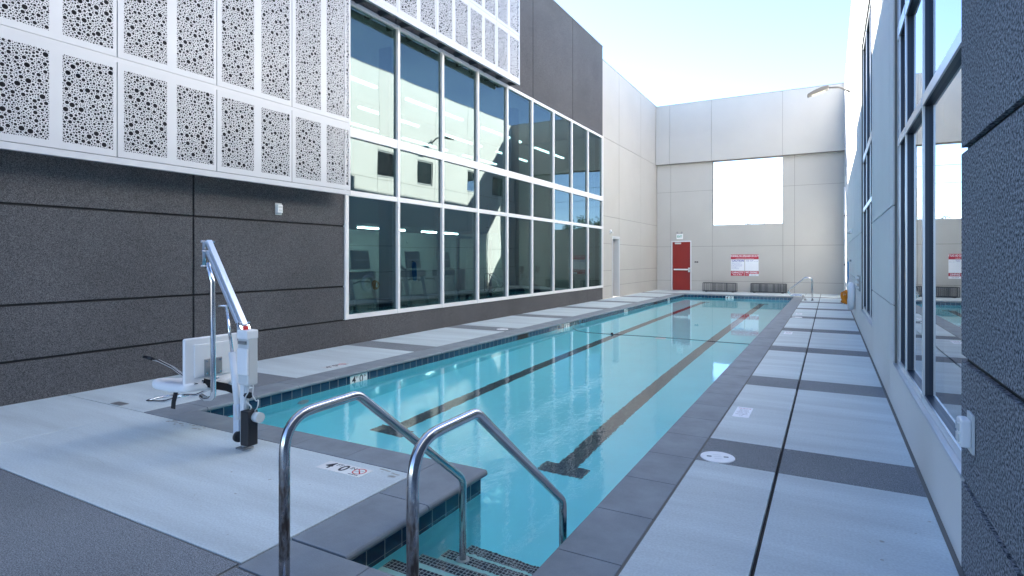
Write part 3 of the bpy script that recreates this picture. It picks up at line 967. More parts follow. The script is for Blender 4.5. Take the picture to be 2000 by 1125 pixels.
# outlet boxes
def outlet(loc, ang, label, s=1.0):
    r = empty('outlet_box', loc, ang, label, 'outlet box')
    e = MB(); e.box(0, .012, -.062 * s, .062 * s, -.095 * s, .095 * s); e.build('back_plate', M['plastic_grey'], r, bevel=.003)
    e = MB(); e.box(.012, .055, -.05 * s, .05 * s, -.068 * s, .068 * s); e.build('cover', M['plastic'], r, bevel=.010)
    e = MB(); e.box(.055, .060, -.035 * s, .035 * s, -.045 * s, -.008 * s); e.box(.055, .060, -.035 * s, .035 * s, .008 * s, .045 * s); e.build('hinge_rib', M['plastic_grey'], r)
    return r
outlet((WL + .001, 6.38, 2.42), 0, 'white electrical outlet box high on the charcoal wall', 1.0)
outlet((WR - .001, 3.47, 0.77), PI, 'white electrical outlet box low on the rough dark wall at right', .98)

def wall_light(loc, ang, label):
    r = empty('wall_light', loc, ang, label, 'wall light')
    e = MB(); e.box(0, .05, -.07, .07, -.05, .09); e.build('housing', M['lid'], r, bevel=.01)
    e = MB(); e.disc((.08, 0, -.06), .05, .06, 16, 'Z', .06); e.box(.03, .08, -.02, .02, 0, .02); e.build('lamp_head', M['plastic_grey'], r)
wall_light((WL - .02, 23.0 - .3, 2.72), 0, 'small white lamp beside the recessed doorway in the cream wall')
wall_light((WR, 20.2, 2.42), PI, 'small white camera light on the right wall near the far end')

# wall notice rack
r = empty('notice_rack', (WR, 15.3, 1.05), PI, 'grey slotted notice rack on the right wall beyond the second window', 'notice rack')
e = MB(); e.box(0, .03, -.55, .55, -.16, .17); e.build('backing', M['plate'], r)
e = MB()
for z in (-.11, .01, .11): e.box(.031, .07, -.48, .48, z, z + .035)
e.build('shelf', M['plastic'], r)

# life ring, rope and rescue pole
r = empty('life_ring', (WR - .10, 17.6, 0.62), 0, 'white life ring with orange rope hanging low on the right wall', 'life ring')
e = MB(); R_, r_ = .29, .085
e.tube([(0, math.cos(a) * R_, math.sin(a) * R_) for a in [2*PI*k/28 for k in range(28)]], r_, 12, closed=True); e.build('ring', M['plastic'], r)
e = MB()
for k in range(5):
    rr = .16 - .012 * k
    e.tube([(-.09 - .03 * k + .015 * math.sin(a * 3 + k), .30 + math.cos(a) * rr, -.05 + math.sin(a) * rr * 1.2) for a in [2*PI*q/20 for q in range(20)]], .014, 8, closed=True)
e.build('rope_coil', M['orange'], r)
e = MB(); e.tube([(-.08, .1, .5), (-.12, .28, .2), (-.2, .45, -.15), (-.15, .5, -.28)], .009, 6); e.tube([(-.02, -.05, .30), (-.06, .12, .36), (-.08, .1, .5)], .009, 6)
e.build('white_line', M['lid'], r)
r = empty('rope_hank', (WR - .06, 20.6, 1.30), 0, 'light blue rope hank hooked on the right wall above the life ring', 'rope')
e = MB(); e.box(0.0, .05, -.04, .04, .22, .28); e.build('hook', M['plate'], r)
e = MB()
for k in range(5):
    o_ = (k - 2) * .035
    e.tube([(-.03, o_ + math.cos(a) * .09, -.22 + math.sin(a) * .44) for a in [2*PI*q/22 for q in range(22)]], .014, 6, closed=True)
e.build('rope_loop', M['blue_rope'], r)
r = empty('rescue_pole', (WR - .06, 27.0, 0.15), 0, 'tall white rescue pole standing against the right wall near the corner', 'rescue pole')
e = MB(); e.tube([(0, 0, 0), (0, .1, 4.4)], .024, 10); e.build('shaft', M['lid'], r)
e = MB()
for z in (1.2, 3.2): e.box(-.03, .06, -.03, .07, z, z + .04)
e.build('clip', M['plate'], r)
e = MB(); e.tube(rounded([(0, 0, 0.02), (0, -.25, -.12), (0, -.05, -.02), (0, .05, -.12)], .05), .01, 6); e.build('hook', M['steel'], r)

# ------------------------------------------------------------------ benches
def bench(loc, rz, label, L=1.5, D=.46, H=.44, seed=1):
    r = empty('bench', loc, rz, label, 'bench', 'slatted metal benches against the end wall')
    rs = random.Random(seed)
    e = MB()
    x = -L/2 + .03
    while x < L/2 - .03:
        w = rs.choice((.005, .005, .008, .012, .018))
        q = .03
        # each slat is a flat bar wrapped over front, top and back
        e.box(x, x + w, -D/2, -D/2 + .008, .03, H - .01); e.box(x, x + w, D/2 - .008, D/2, .03, H - .01)
        e.box(x, x + w, -D/2 + .0085, D/2 - .0085, H - .018, H - .008)
        x += w + rs.choice((.012, .018, .022, .032, .040))
    e.build('slats', M['bench'], r)
    for s_ in (-1, 1):
        e = MB()
        y = D/2 - .01
        e.tube(rounded([(s_ * (L/2), -y, .03), (s_ * (L/2), -y, H), (s_ * (L/2), y, H), (s_ * (L/2), y, .03)], .05, 4), .014, 8)
        e.box(s_ * (L/2) - .014, s_ * (L/2) + .014, -y, y, .02, .045)
        e.build('end_frame', M['bench'], r)
    e = MB()
    for y in (-D/2 + .012, D/2 - .012):
        e.tube([(-L/2, y, .035), (L/2, y, .035)], .012, 8); e.tube([(-L/2, y, H - .005), (L/2, y, H - .005)], .012, 8)
    e.build('rail', M['bench'], r)
    e = MB(); e.box(-L/2 + .2, L/2 - .2, -.05, .05, .012, .03); e.box(-L/2 + .1, -L/2 + .2, -.2, .2, 0, .025); e.box(L/2 - .2, L/2 - .1, -.2, .2, 0, .025)
    e.build('foot', M['bench'], r)
M['bench'] = mat('bench_metal', (0.10, 0.105, 0.115), 0.45, 0.5)
bench((-4.68, 29.45, 0), 0, 'slatted grey metal bench nearer the red door', 1.52, seed=3)
bench((-2.52, 29.65, 0), 0, 'slatted grey metal bench nearer the pool ladder', 1.52, seed=8)

# ------------------------------------------------------------------ rails
def grab_rail(X, label):
    r = empty('grab_rail', (X, 1.77, 0), 0, label, 'handrail', 'stainless steel grab rails at the pool steps')
    p = rounded([(0, 0, 0.0), (0, 0, .885), (0, .46, .895), (0, 1.44, .13), (0, 1.44, -.74)], [.17, .11, .10], 8)
    e = MB(); e.tube(p, .0242, 20)
    o = e.build('tube', M['rail'], r)
    e = MB(); e.disc((0, 0, .001), .055, .02, 24, 'Z', .048); e.build('base_flange', M['steel'], r)
    e = MB(); e.disc((0, 1.44, -.735), .045, .03, 24); e.build('step_flange', M['plastic_grey'], r)
# rust freckles and water marks on the lower post
m, nt, p = newmat('rail_steel')
N, L = nt.nodes, nt.links
p.inputs['Metallic'].default_value = 1; p.inputs['Roughness'].default_value = .2
tc = N.new('ShaderNodeTexCoord'); mp = N.new('ShaderNodeMapping'); mp.inputs['Scale'].default_value = (1, 1, .25)
L.new(tc.outputs['Object'], mp.inputs[0])
nz = N.new('ShaderNodeTexNoise'); nz.inputs['Scale'].default_value = 55; nz.inputs['Detail'].default_value = 5
L.new(mp.outputs[0], nz.inputs[0])
sp = N.new('ShaderNodeSeparateXYZ'); L.new(tc.outputs['Object'], sp.inputs[0])
def mrange(src, a, b, c, d):
    q = N.new('ShaderNodeMapRange'); q.inputs[1].default_value = a; q.inputs[2].default_value = b; q.inputs[3].default_value = c; q.inputs[4].default_value = d
    L.new(src, q.inputs[0]); return q.outputs[0]
hi = mrange(sp.outputs[2], .62, .78, 1, 0); lo = mrange(sp.outputs[2], .24, .27, 0, 1); yy = mrange(sp.outputs[1], .05, .16, 1, 0)
def mul(a, b):
    q = N.new('ShaderNodeMath'); q.operation = 'MULTIPLY'; L.new(a, q.inputs[0]); L.new(b, q.inputs[1]); return q.outputs[0]
msk = mul(mul(mul(hi, lo), yy), mrange(nz.outputs[0], .38, .60, .25, 1))
mx = N.new('ShaderNodeMix'); mx.data_type = 'RGBA'
mx.inputs[6].default_value = (.58, .58, .59, 1); mx.inputs[7].default_value = (.17, .13, .11, 1)
L.new(msk, mx.inputs[0]); L.new(mx.outputs[2], p.inputs['Base Color'])
L.new(mrange(msk, 0, 1, .17, .5), p.inputs['Roughness'])
M['rail'] = m
grab_rail(-2.15, 'steel grab rail left of the pool steps, nearer the pool lift')
grab_rail(-1.42, 'steel grab rail right of the pool steps, nearer the right walk')

ld = empty('pool_ladder', (-0.95, 24.85, 0), 0, 'stainless ladder rails looping over the far end of the pool edge', 'pool ladder')
for y in (0, .5):
    p = rounded([(.37, y, 0), (.37, y, .86), (.12, y, .88), (-.50, y, .34), (-.36, y, .19), (0.02, y, .19), (.14, y, 0)], [.13, .12, .10, .10, .04, .08], 6)
    e = MB(); e.tube(p, .024, 12); e.build('rail', M['steel'], ld)
    e = MB(); e.disc((.37, y, 0), .05, .015, 16); e.disc((.14, y, 0), .05, .015, 16); e.build('flange', M['steel'], ld)

# ------------------------------------------------------------------ pool lift
lf = empty('pool_lift', (-4.33, 3.16, 0), 0, 'white pool access lift with hanging seat on the near left deck', 'pool lift')
def L_(name, mb, m, parent=lf, **k): return mb.build(name, m, parent, **k)
e = MB(); e.box(-.05, .05, -.05, .05, 0, .012); e.disc((0, 0, .012), .03, .02); L_('base_plate', e, M['plate'])
e = MB(); e.box(-.030, .022, -.026, .026, .03, 1.03); L_('mast', e, M['lift_white'], bevel=.006)
e = MB(); e.box(.025, .125, -.062, .035, .045, .335); L_('battery_cover', e, M['black'], bevel=.008)
e = MB(); e.disc((-.055, -.03, .10), .045, .03, 20, 'X'); L_('lock_knob', e, M['black'])
cb = MB(); cb.box(.0, .135, -.068, .03, .55, .96); cb = L_('control_box', cb, M['plastic_grey'], bevel=.014)
e = MB(); e.box(.012, .145, -.085, -.066, .64, .86); e.box(.004, .138, -.08, .03, .935, 1.01); L_('control_cover', e, M['plastic'], cb, bevel=.012)
e = MB(); e.box(.03, .12, -.088, -.066, .895, .92); L_('cover_slot', e, M['plate'], cb)
e = MB(); e.disc((.055, -.03, 1.01), .022, .03, 16); L_('stop_button', e, M['red'], cb)
e = MB(); e.disc((.12, .01, .28), .042, .07, 20, 'X'); L_('pivot_cap', e, M['plastic_grey'])
e = MB(); e.box(-.11, -.035, -.035, .035, .10, .37); L_('actuator_bracket', e, M['lift_alu'], bevel=.01)
e = MB(); e.tube([(-.055, -.01, .24), (-.165, 0, .80)], .030, 16); L_('actuator', e, M['lift_white'])
e = MB(); e.tube([(-.165, 0, .80), (-.262, .01, 1.19)], .013, 10); e.tube([(-.195, .03, .80), (-.285, .02, 1.16)], .006, 8); e.tube([(-.30, -.04, 1.195), (-.22, .05, 1.195)], .009, 8); L_('actuator_rod', e, M['chrome'])
# two parallel arms
A0, A1 = Vector((-.01, 0, 1.03)), Vector((-.505, 0, 1.755))
dv = (A1 - A0).normalized(); nv = Vector((dv.z, 0, -dv.x))
e = MB(); e.beam(A0 + nv * .012, A1 + nv * .012, .05, .034, up=nv); L_('upper_arm', e, M['lift_alu'], bevel=.004)
e = MB(); e.beam(A0 - nv * .034 + dv * -.02, A1 - nv * .034 - dv * .08, .05, .034, up=nv); L_('lower_arm', e, M['lift_alu'], bevel=.004)
e = MB()
for y in (-.034, .030): e.beam(A0 + Vector((-.01, y, .0)) + nv * .02, A0 + Vector((.055, y, -.07)), .006, .03, up=(0, 1, 0))
e.tube([A0 + Vector((0, -.05, .03)), A0 + Vector((0, .05, .03))], .01, 8)
e.beam((-.045, -.034, 1.06), (-.02, -.034, .90), .006, .03, up=(0, 1, 0))
L_('pivot_bracket', e, M['chrome'])
e = MB()
for y in (-.036, .032): e.beam(A1 + Vector((0, y, .0)), (-.505, y, 1.53), .006, .03, up=(0, 1, 0))
for q in (A1, A1 - nv * .034 - dv * .08, Vector((-.505, 0, 1.54))): e.tube([q + Vector((0, -.07, 0)), q + Vector((0, .06, 0))], .009, 8)
L_('link_plate', e, M['chrome'])
e = MB(); e.tube(rounded([(-.515, 0, 1.565), (-.47, .02, 1.40), (-.468, .03, .36), (-.62, .06, .33), (-.72, .08, .34)], [.06, .09, .05], 8), .0235, 16)
L_('hanger_tube', e, M['chrome'])
# seat: faces -X
e = MB()
bx = -.60
def soft_slab(mb, pts, thick, axis):
    pass
e.box(bx - .035, bx, -.155, .40, .47, .90)
back = L_('backrest', e, M['plastic'], bevel=.045, seg=4)
e = MB(); e.box(bx, bx + .012, -.07, .32, .54, .84); L_('rib_panel', e, M['plastic'], back, bevel=.010)
e = MB(); e.box(bx + .012, bx + .022, .02, .19, .55, .70); L_('mount_plate', e, M['plate'], bevel=.004)
e = MB()
for yy_, zz_ in ((.04, .57), (.17, .57), (.04, .68), (.17, .68)): e.disc((bx + .022, yy_, zz_), .009, .008, 10, 'X')
e.tube([(bx + .02, .10, .62), (-.47, .03, .62)], .02, 10)
L_('mount_bolt', e, M['chrome'])
# pan with raised side lobes, swept from front to back
prof = [(-.30, .035), (-.24, .055), (-.14, .02), (0, .0), (.14, .02), (.24, .055), (.30, .035)]
def pan(mb):
    rings = []
    xs_ = [(.04, .44, .92), (-.02, .425, 1.0), (-.20, .415, 1.04), (-.36, .42, 1.08), (-.44, .43, 1.04), (-.475, .435, .90)]
    for (xx, zz, w) in xs_:
        top = [mb.bm.verts.new((bx + xx, .11 + a * w, zz + b_ + .03)) for a, b_ in prof]
        bot = [mb.bm.verts.new((bx + xx, .11 + a * w * .96, zz + b_ * .6 - .025)) for a, b_ in reversed(prof)]
        rings.append(top + bot)
    n_ = len(rings[0])
    for i in range(len(rings) - 1):
        for k in range(n_):
            f = mb.bm.faces.new((rings[i][k], rings[i][(k+1) % n_], rings[i+1][(k+1) % n_], rings[i+1][k])); f.smooth = True
    mb.bm.faces.new(rings[0][::-1]); mb.bm.faces.new(rings[-1])
e = MB(); pan(e); so = L_('seat', e, M['plastic'], smooth=True)
sm = so.modifiers.new('sub', 'SUBSURF'); sm.levels = 2; sm.render_levels = 2
# armrests
for s_, yb in ((-1, -.04), (1, .24)):
    p = rounded([(-.58, .06 + s_ * .02, .50), (-.70, yb + s_ * .02, .53), (-.93, yb + s_ * .02, .61), (-1.15, yb + s_ * .02, .655), (-1.28, yb + s_ * .02, .66)], .08, 5)
    if s_ == 1:
        p = rounded([(-.58, .08, .50), (-.66, .30, .53), (-.72, .40, .58), (-1.0, .42, .64), (-1.20, .42, .66)], .08, 5)
    e = MB(); e.tube(p, .0145, 12); ar = L_('armrest', e, M['chrome'])
    e = MB(); d_ = (p[-1] - p[-2]).normalized(); e.tube([p[-1] - d_ * .02, p[-1] + d_ * .11], .018, 12); L_('grip', e, M['black'], ar)
# straps
def ribbon(mb, pts, w, wdir):
    W_ = Vector(wdir).normalized() * w / 2
    for i in range(len(pts) - 1):
        a, b_ = Vector(pts[i]), Vector(pts[i+1])
        nn = (b_ - a).cross(W_).normalized() * .002
        vs_ = [a - W_ - nn, a + W_ - nn, b_ + W_ - nn, b_ - W_ - nn, a - W_ + nn, a + W_ + nn, b_ + W_ + nn, b_ - W_ + nn]
        v = [mb.bm.verts.new(q) for q in vs_]
        for f in ((0,1,2,3),(7,6,5,4),(0,4,5,1),(1,5,6,2),(2,6,7,3),(3,7,4,0)): mb.bm.faces.new([v[k] for k in f])
e = MB(); ribbon(e, [(bx + .02, -.06, .50), (bx - .04, -.12, .49), (bx - .10, -.165, .44), (bx - .13, -.17, .34), (bx - .135, -.172, .28)], .06, (1, 0, 0))
L_('seat_strap', e, M['strap']); e = MB()
ribbon(e, [(bx + .03, .0, .50), (bx + .06, .10, .455), (bx + .07, .20, .42), (bx + .10, .30, .36)], .075, (.3, 0, 1))
L_('seat_strap', e, M['strap'])
# footrest loop
e = MB()
e.tube(rounded([(-.85, -.02, .36), (-1.10, -.03, .27), (-1.50, .0, .22), (-1.53, .24, .22), (-1.10, .27, .27), (-.85, .25, .36)], .10, 6), .0105, 10)
e.tube([(-1.2, -.02, .258), (-1.2, .26, .258)], .008, 8)
L_('footrest', e, M['chrome'])
# cables
e = MB(); e.tube(rounded([(.06, .0, .55), (.07, -.02, .48), (.03, -.03, .42), (.09, .0, .36), (.07, 0, .33)], .05), .006, 8)
e.tube(rounded([(.10, .01, .55), (.10, -.0, .46), (.11, .03, .40), (.15, .02, .43), (.17, .0, .37), (.13, 0, .33)], .04), .005, 8)
e.tube([(.03, 0, .335), (.03, 0, .56)], .017, 10)
L_('cable', e, M['plastic_grey'])
e = MB(); e.tube([(.0, 0, .452), (.07, 0, .455)], .026, 10); L_('cable_clamp', e, M['black'])

# ------------------------------------------------------------------ small things on the deck
def lid(x, y, label, rz=0.3):
    r = empty('skimmer_lid', (x, y, 0), rz, label, 'skimmer lid', 'round white skimmer lids in the deck')
    e = MB(); e.disc((0, 0, -.004), .135, .010, 40, 'Z', .131); e.build('cover', M['lid'], r)
    e = MB()
    for s_ in (-1, 1): e.box(s_ * .065 - .018, s_ * .065 + .018, -.008, .008, .0055, .0075)
    e.build('finger_slot', M['ink'], r)
    e = MB()
    for a in range(3): e.box(-.03, .03, -.05 + a * .045, -.046 + a * .045, .0055, .0068)
    e.build('marking', M['plastic_grey'], r)
lid(-0.79, 4.86, 'round white skimmer lid on the nearest dark paving band')
lid(-0.78, 17.6, 'round white skimmer lid on a dark band at the far end of the right walk')
lid(-6.52, 11.35, 'round white skimmer lid on the left walk beside the window wall')
def notice(x, y, rz, label):
    r = empty('notice_sheet', (x, y, 0.001), rz, label, 'notice', 'white notices stuck on the right walk')
    e = MB(); e.box(-.078, .078, -.215, .215, 0, .003); e.build('sheet', M['sign_white'], r)
    text('NO DIVING', .024, M['sign_red'], r, (0, .16, .0035), (0, 0, 0))
    for k, s_ in enumerate(('CAUTION', 'WET DECK', 'PLEASE WALK', 'WARNING', 'POOL DEPTH', '4 FT')):
        text(s_, .02, M['plate'], r, (0, .10 - k * .05, .0035), (0, 0, 0))
notice(-0.79, 6.41, 0.0, 'white notice on the deck slab beyond the nearest skimmer lid')
notice(-0.78, 13.75, 0, 'small white notice halfway along the right walk')
notice(-0.78, 18.7, 0, 'small white notice beyond the far skimmer lid')

def deck_marker(x, y, rz, label, nod=True, w=.44, h=.155):
    r = empty('depth_marker', (x, y, 0.001), rz, label, 'depth marker', 'white depth markers set in the deck')
    e = MB(); e.box(-w/2, w/2, -h/2, h/2, 0, .003); e.build('tile', M['ceramic'], r)
    text('4', .15, M['ink'], r, (-w/2 + .075, 0, .0035), (0, 0, 0), 'numeral', xs=.9, bold=.003)
    text('FT', .055, M['ink'], r, (-w/2 + .145, .035, .0035), (0, 0, 0))
    text('0', .15, M['ink'], r, (-w/2 + .215, 0, .0035), (0, 0, 0), 'numeral', xs=.9, bold=.003)
    text('IN', .055, M['ink'], r, (-w/2 + .285, .035, .0035), (0, 0, 0))
    e = MB()
    cx = w/2 - .075; R0 = .05
    e.tube([(cx + math.cos(a) * R0, .012 + math.sin(a) * R0, .003) for a in [2*PI*k/32 for k in range(32)]], .0055, 6, closed=True)
    e.tube([(cx - R0 * .7, .012 + R0 * .7, .003), (cx + R0 * .7, .012 - R0 * .7, .003)], .005, 6)
    for v in e.bm.verts: v.co.z = .0032 + (v.co.z - .003) * .15
    e.build('prohibition_ring', M['red'], r)
    e = MB(); e.tube([(cx - .03, -.01, .003), (cx, .02, .003), (cx + .03, .03, .003)], .004, 6)
    for v in e.bm.verts: v.co.z = .0030 + (v.co.z - .003) * .1
    e.build('diver_mark', M['plate'], r)
    text('NO DIVING', .018, M['ink'], r, (cx, -.058, .0035), (0, 0, 0))
deck_marker(-3.235, 3.21, 0, 'white 4 FT 0 IN depth marker on the pale slab by the near pool edge')
deck_marker(-6.47, 6.25, PI / 2, 'white 4 FT 0 IN depth marker on the left walk beside the charcoal wall')
e = MB(); e.box(-.10, .10, -.045, .045, 0, .004)
e = e.build('deck_drain', M['plate'], loc=(-6.87, 3.46, .001)); tag(e, 'small grey rectangular drain cover in the left deck', 'drain cover')

e = MB(); e.tube([(-5.90, 14.1, -.07), (-5.68, 13.46, -.143), (-5.39, 13.03, -.146), (-5.06, 12.82, -.146), (-4.42, 12.80, -.146), (-3.59, 12.85, -.146), (-2.74, 12.80, -.146), (-2.08, 12.72, -.146), (-1.40, 12.68, -.146)], .005, 6)
e.disc((-4.42, 12.8, -.16), .03, .05, 12)
tag(e.build('safety_line', M['black']), 'thin dark line floating across the middle of the pool', 'rope')

# ------------------------------------------------------------------ gym machines and a person behind the glass
def treadmill(x, y, label):
    r = empty('treadmill', (x, y, .02), 0, label, 'treadmill', 'dark treadmills behind the window wall')
    e = MB(); e.box(-1.0, .75, -.38, .38, .06, .24); e.box(.35, .80, -.34, .34, .24, .34); e.build('deck', M['black'], r, bevel=.03)
    for s_ in (-1, 1):
        e = MB(); e.beam((.55, s_ * .38, .2), (.30, s_ * .38, 1.25), .07, .10); e.build('upright', M['plastic_grey'], r)
        e = MB(); e.tube(rounded([(.30, s_ * .38, 1.02), (-.10, s_ * .38, 1.02), (-.30, s_ * .38, .95)], .05), .022, 10); e.build('handle', M['black'], r)
    e = MB(); e.box(.22, .42, -.44, .44, 1.10, 1.28); e.build('console', M['black'], r, bevel=.03)
    e = MB(); e.obox((.30, 0, 1.56), (.06, .62, .46), Matrix.Rotation(R(-8), 3, 'Y')); e.build('monitor', M['black'], r, bevel=.05)
    e = MB(); e.obox((.34, 0, 1.56), (.01, .46, .05), Matrix.Rotation(R(-8), 3, 'Y')); e.build('vent_strip', M['plate'], r)
treadmill(-10.2, 9.05, 'dark treadmill at the near end behind the first window pane')
treadmill(-10.2, 10.35, 'dark treadmill behind the mullion between the first two bays')
treadmill(-10.2, 12.35, 'dark treadmill in front of the walking person')
treadmill(-10.2, 13.75, 'dark treadmill next to the cable machine')
# cable machine
r = empty('cable_machine', (-10.6, 16.1, .02), 0, 'tall black cable machine behind the middle of the window wall', 'gym machine')
e = MB()
for yy_ in (-1.0, 1.0):
    for xx_ in (-.3, .3): e.box(xx_ - .04, xx_ + .04, yy_ - .04, yy_ + .04, 0, 2.25)
    e.box(-.36, .36, yy_ - .05, yy_ + .05, 0, .08)
e.build('upright', M['black'], r)
e = MB(); e.box(-.04, .04, -1.0, 1.0, 2.25, 2.33); e.box(-.34, .34, -1.04, -.96, 2.25, 2.33); e.box(-.34, .34, .96, 1.04, 2.25, 2.33); e.build('crossbar', M['plastic_grey'], r)
e = MB()
for yy_ in (-1.0, 1.0):
    for k in range(12): e.box(-.2, .2, yy_ - .08, yy_ + .08, .12 + k * .06, .17 + k * .06)
e.build('weight_stack', M['plate'], r)
e = MB(); e.tube([(0, -1.0, .85), (0, -1.0, 2.25)], .008, 6); e.tube([(0, 1.0, .85), (0, 1.0, 2.25)], .008, 6); e.tube([(0, -.6, 1.6), (0, -.6, 2.25)], .006, 6); e.tube([(0, -.75, 1.6), (0, -.45, 1.6)], .015, 8)
e.build('cable', M['chrome'], r)
e = MB(); e.box(-.25, .25, -.2, .2, .4, .5); e.box(-.25, -.17, -.16, .16, .55, 1.25); e.box(-.05, .05, -.05, .05, 0, .4); e.build('seat', M['black'], r, bevel=.02)
# exercise bikes further along
for k, (bx_, by_) in enumerate(((-10.3, 18.6), (-10.3, 19.9))):
    r = empty('exercise_bike', (bx_, by_, .02), 0, ('exercise bike just beyond the cable machine', 'exercise bike at the far end of the window wall')[k], 'exercise bike', 'exercise bikes behind the glass')
    e = MB(); e.box(-.55, .55, -.04, .04, .05, .10); e.box(.45, .55, -.25, .25, 0, .07); e.box(-.55, -.45, -.25, .25, 0, .07); e.beam((-.2, 0, .1), (-.3, 0, .9), .05, .05); e.beam((.3, 0, .1), (.4, 0, 1.05), .05, .05); e.build('frame', M['plastic_grey'], r)
    e = MB(); e.disc((.3, -.03, .38), .24, .06, 28, 'Y'); e.build('flywheel', M['black'], r)
    e = MB(); e.box(-.45, -.18, -.10, .10, .90, .96); e.build('saddle', M['black'], r, bevel=.02)
    e = MB(); e.tube(rounded([(.2, -.22, 1.15), (.4, -.2, 1.05), (.4, .2, 1.05), (.2, .22, 1.15)], .05), .016, 8); e.box(.40, .46, -.12, .12, 1.10, 1.32); e.build('handlebar', M['black'], r)

def person(loc, rz, label):
    r = empty('person', loc, rz, label, 'person')
    V = {'pel': (0, 0, .95), 'wa': (.01, 0, 1.10), 'ch': (0.02, 0, 1.33), 'sh': (0.0, 0, 1.46), 'nk': (.02, 0, 1.53), 'hd': (.05, 0, 1.62), 'ht': (.05, 0, 1.72),
         'lh': (0, .10, .90), 'lk': (.14, .11, .50), 'la': (-.02, .11, .10), 'lt': (.16, .11, .05), 'rh': (0, -.10, .90), 'rk': (-.02, -.11, .49), 'ra': (-.24, -.11, .16), 'rt': (-.10, -.11, .05),
         'ls': (0, .19, 1.44), 'le': (-.05, .26, 1.17), 'lw': (.17, .24, 1.05), 'lf': (.25, .22, 1.06), 'rs': (0, -.19, 1.44), 're': (-.04, -.26, 1.17), 'rw': (.18, -.24, 1.07), 'rf': (.26, -.22, 1.08)}
    rad = {'pel': .15, 'wa': .135, 'ch': .155, 'sh': .11, 'nk': .055, 'hd': .095, 'ht': .085, 'lh': .10, 'lk': .065, 'la': .042, 'lt': .035, 'rh': .10, 'rk': .065, 'ra': .042, 'rt': .035,
           'ls': .065, 'le': .045, 'lw': .032, 'lf': .035, 'rs': .065, 're': .045, 'rw': .032, 'rf': .035}
    E_ = [('pel','wa'),('wa','ch'),('ch','sh'),('sh','nk'),('nk','hd'),('hd','ht'),('pel','lh'),('lh','lk'),('lk','la'),('la','lt'),('pel','rh'),('rh','rk'),('rk','ra'),('ra','rt'),
          ('sh','ls'),('ls','le'),('le','lw'),('lw','lf'),('sh','rs'),('rs','re'),('re','rw'),('rw','rf')]
    ks = list(V); me = bpy.data.meshes.new('body')
    me.from_pydata([V[k] for k in ks], [(ks.index(a), ks.index(b)) for a, b in E_], [])
    me.materials.append(mat('dark_clothing', (0.03, 0.035, 0.05), .8))
    o = bpy.data.objects.new('body', me); COL.objects.link(o); o.parent = r
    sk_ = o.modifiers.new('skin', 'SKIN'); sk_.use_smooth_shade = True
    for i, k in enumerate(ks):
        me.skin_vertices[0].data[i].radius = (rad[k], rad[k])
    me.skin_vertices[0].data[0].use_root = True
    ss = o.modifiers.new('sub', 'SUBSURF'); ss.levels = 1; ss.render_levels = 2
    hm = MB(); bmesh.ops.create_uvsphere(hm.bm, u_segments=16, v_segments=12, radius=.108)
    for v in hm.bm.verts: v.co = Vector((v.co.x * 1.02 + .05, v.co.y * .85, v.co.z * 1.2 + 1.67))
    hm.build('head', mat('skin', (0.35, 0.20, 0.14), .6), r, smooth=True)
    c = MB(); bmesh.ops.create_uvsphere(c.bm, u_segments=16, v_segments=10, radius=.118)
    for v in c.bm.verts: v.co = Vector((v.co.x * 1.03 + .05, v.co.y * .88, max(v.co.z, 0) * 1.0 + 1.71))
    c.box(.12, .27, -.07, .07, 1.705, 1.72)
    c.build('cap', M['black'], r)
person((-10.55, 12.35, .26), 0, 'person in dark clothes and a cap walking on a treadmill behind the glass')

# ------------------------------------------------------------------ beyond the end wall
pw = empty('power_line', (-5, 50, 0), 0, 'thin overhead power line seen through the opening in the end wall', 'power line')
for z in (6.95, 6.35, 8.2):
    e = MB(); e.tube([(-45 + 2 * k, 0, z + .9 * ((k - 22) / 22)**2) for k in range(45)], .014 if z > 6.5 else .008, 5); e.build('cable', M['black'], pw)
for x in (-45, 43):
    e = MB(); e.tube([(x, 0, -.1), (x, 0, 9.6)], [.16, .11], 12); e.box(x - .06, x + .06, -1.1, 1.1, 9.0, 9.15); e.build('pole', M['bark'], pw)

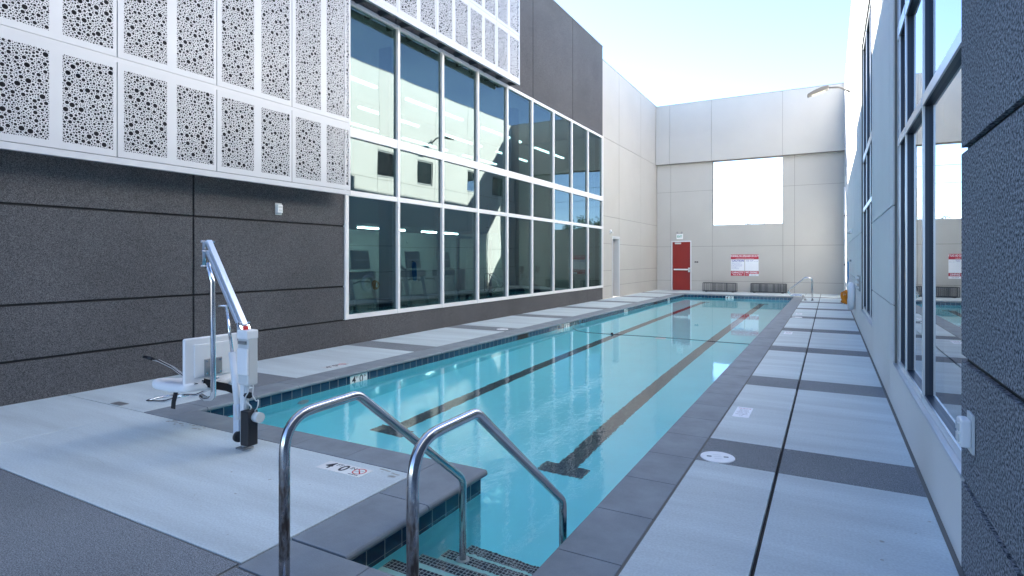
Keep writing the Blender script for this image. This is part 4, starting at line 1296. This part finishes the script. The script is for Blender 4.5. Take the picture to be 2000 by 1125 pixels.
def tree(x, y, H, Rc, label, leaves=5200, bare=False, seed=1):
    rs = random.Random(seed)
    r = empty('tree', (x, y, -.14), 0, label, 'tree')
    e = MB()
    tips = []
    e.tube([(0, 0, 0), (.05, .02, H * .28), (-.03, .05, H * .5)], [.22, .17, .12], 10)
    for k in range(11):
        a = 2 * PI * k / 11 + rs.uniform(-.3, .3); z0_ = H * rs.uniform(.28, .5)
        l = Rc * rs.uniform(.6, .95)
        m1 = (math.cos(a) * l * .5, math.sin(a) * l * .5, z0_ + H * .16); m2 = (math.cos(a) * l, math.sin(a) * l, min(z0_ + H * rs.uniform(.22, .45), H * .95))
        e.tube([(0, 0, z0_), m1, m2], [.08, .05, .02], 6)
        tips += [m1, m2]
        for q in range(4 if bare else 2):
            b_ = a + rs.uniform(-.9, .9); l2 = l * rs.uniform(.3, .6)
            m3 = (m1[0] + math.cos(b_) * l2, m1[1] + math.sin(b_) * l2, min(m1[2] + H * rs.uniform(.1, .35), H))
            e.tube([m1, m3], [.035, .010], 5); tips.append(m3)
            if bare:
                for w in range(5):
                    m4 = tuple(m3[i] + rs.uniform(-.5, .5) * (1, 1, 1.2)[i] for i in range(3))
                    e.tube([m3, m4], [.022, .012], 4)
    e.build('trunk', M['bark'], r)
    if not bare:
        c = MB()
        tips += [(0, 0, H * .8), (.3, .2, H * .92)]
        cl = [(Vector(t_), rs.uniform(.35, .8) * Rc * .42) for t_ in tips]
        for k in range(leaves):
            c0, cr = rs.choice(cl)
            d = Vector((rs.gauss(0, 1), rs.gauss(0, 1), rs.gauss(0, .8))).normalized() * cr * rs.uniform(.35, 1.05)
            p_ = c0 + d
            u = Vector((rs.gauss(0, 1), rs.gauss(0, 1), rs.gauss(0, 1))).normalized(); v = u.cross(Vector((rs.random(), rs.random(), rs.random()))).normalized()
            s_ = rs.uniform(.06, .13)
            c.quad([p_ - u * s_, p_ + v * s_ * .5, p_ + u * s_, p_ - v * s_ * .5])
        c.build('crown', M['leaf'], r)
    return r
tree(8.0, 60, 6.6, 3.0, 'round leafy green tree beyond the end wall, seen mirrored in the glass', 6000, seed=4)
tree(-9.6, 58, 5.6, 2.0, 'bare twiggy treetop just showing above the sill of the opening', bare=True, seed=9)
tree(-6.6, 62, 5.3, 2.0, 'lower bare treetop right of the first one beyond the opening', bare=True, seed=12)
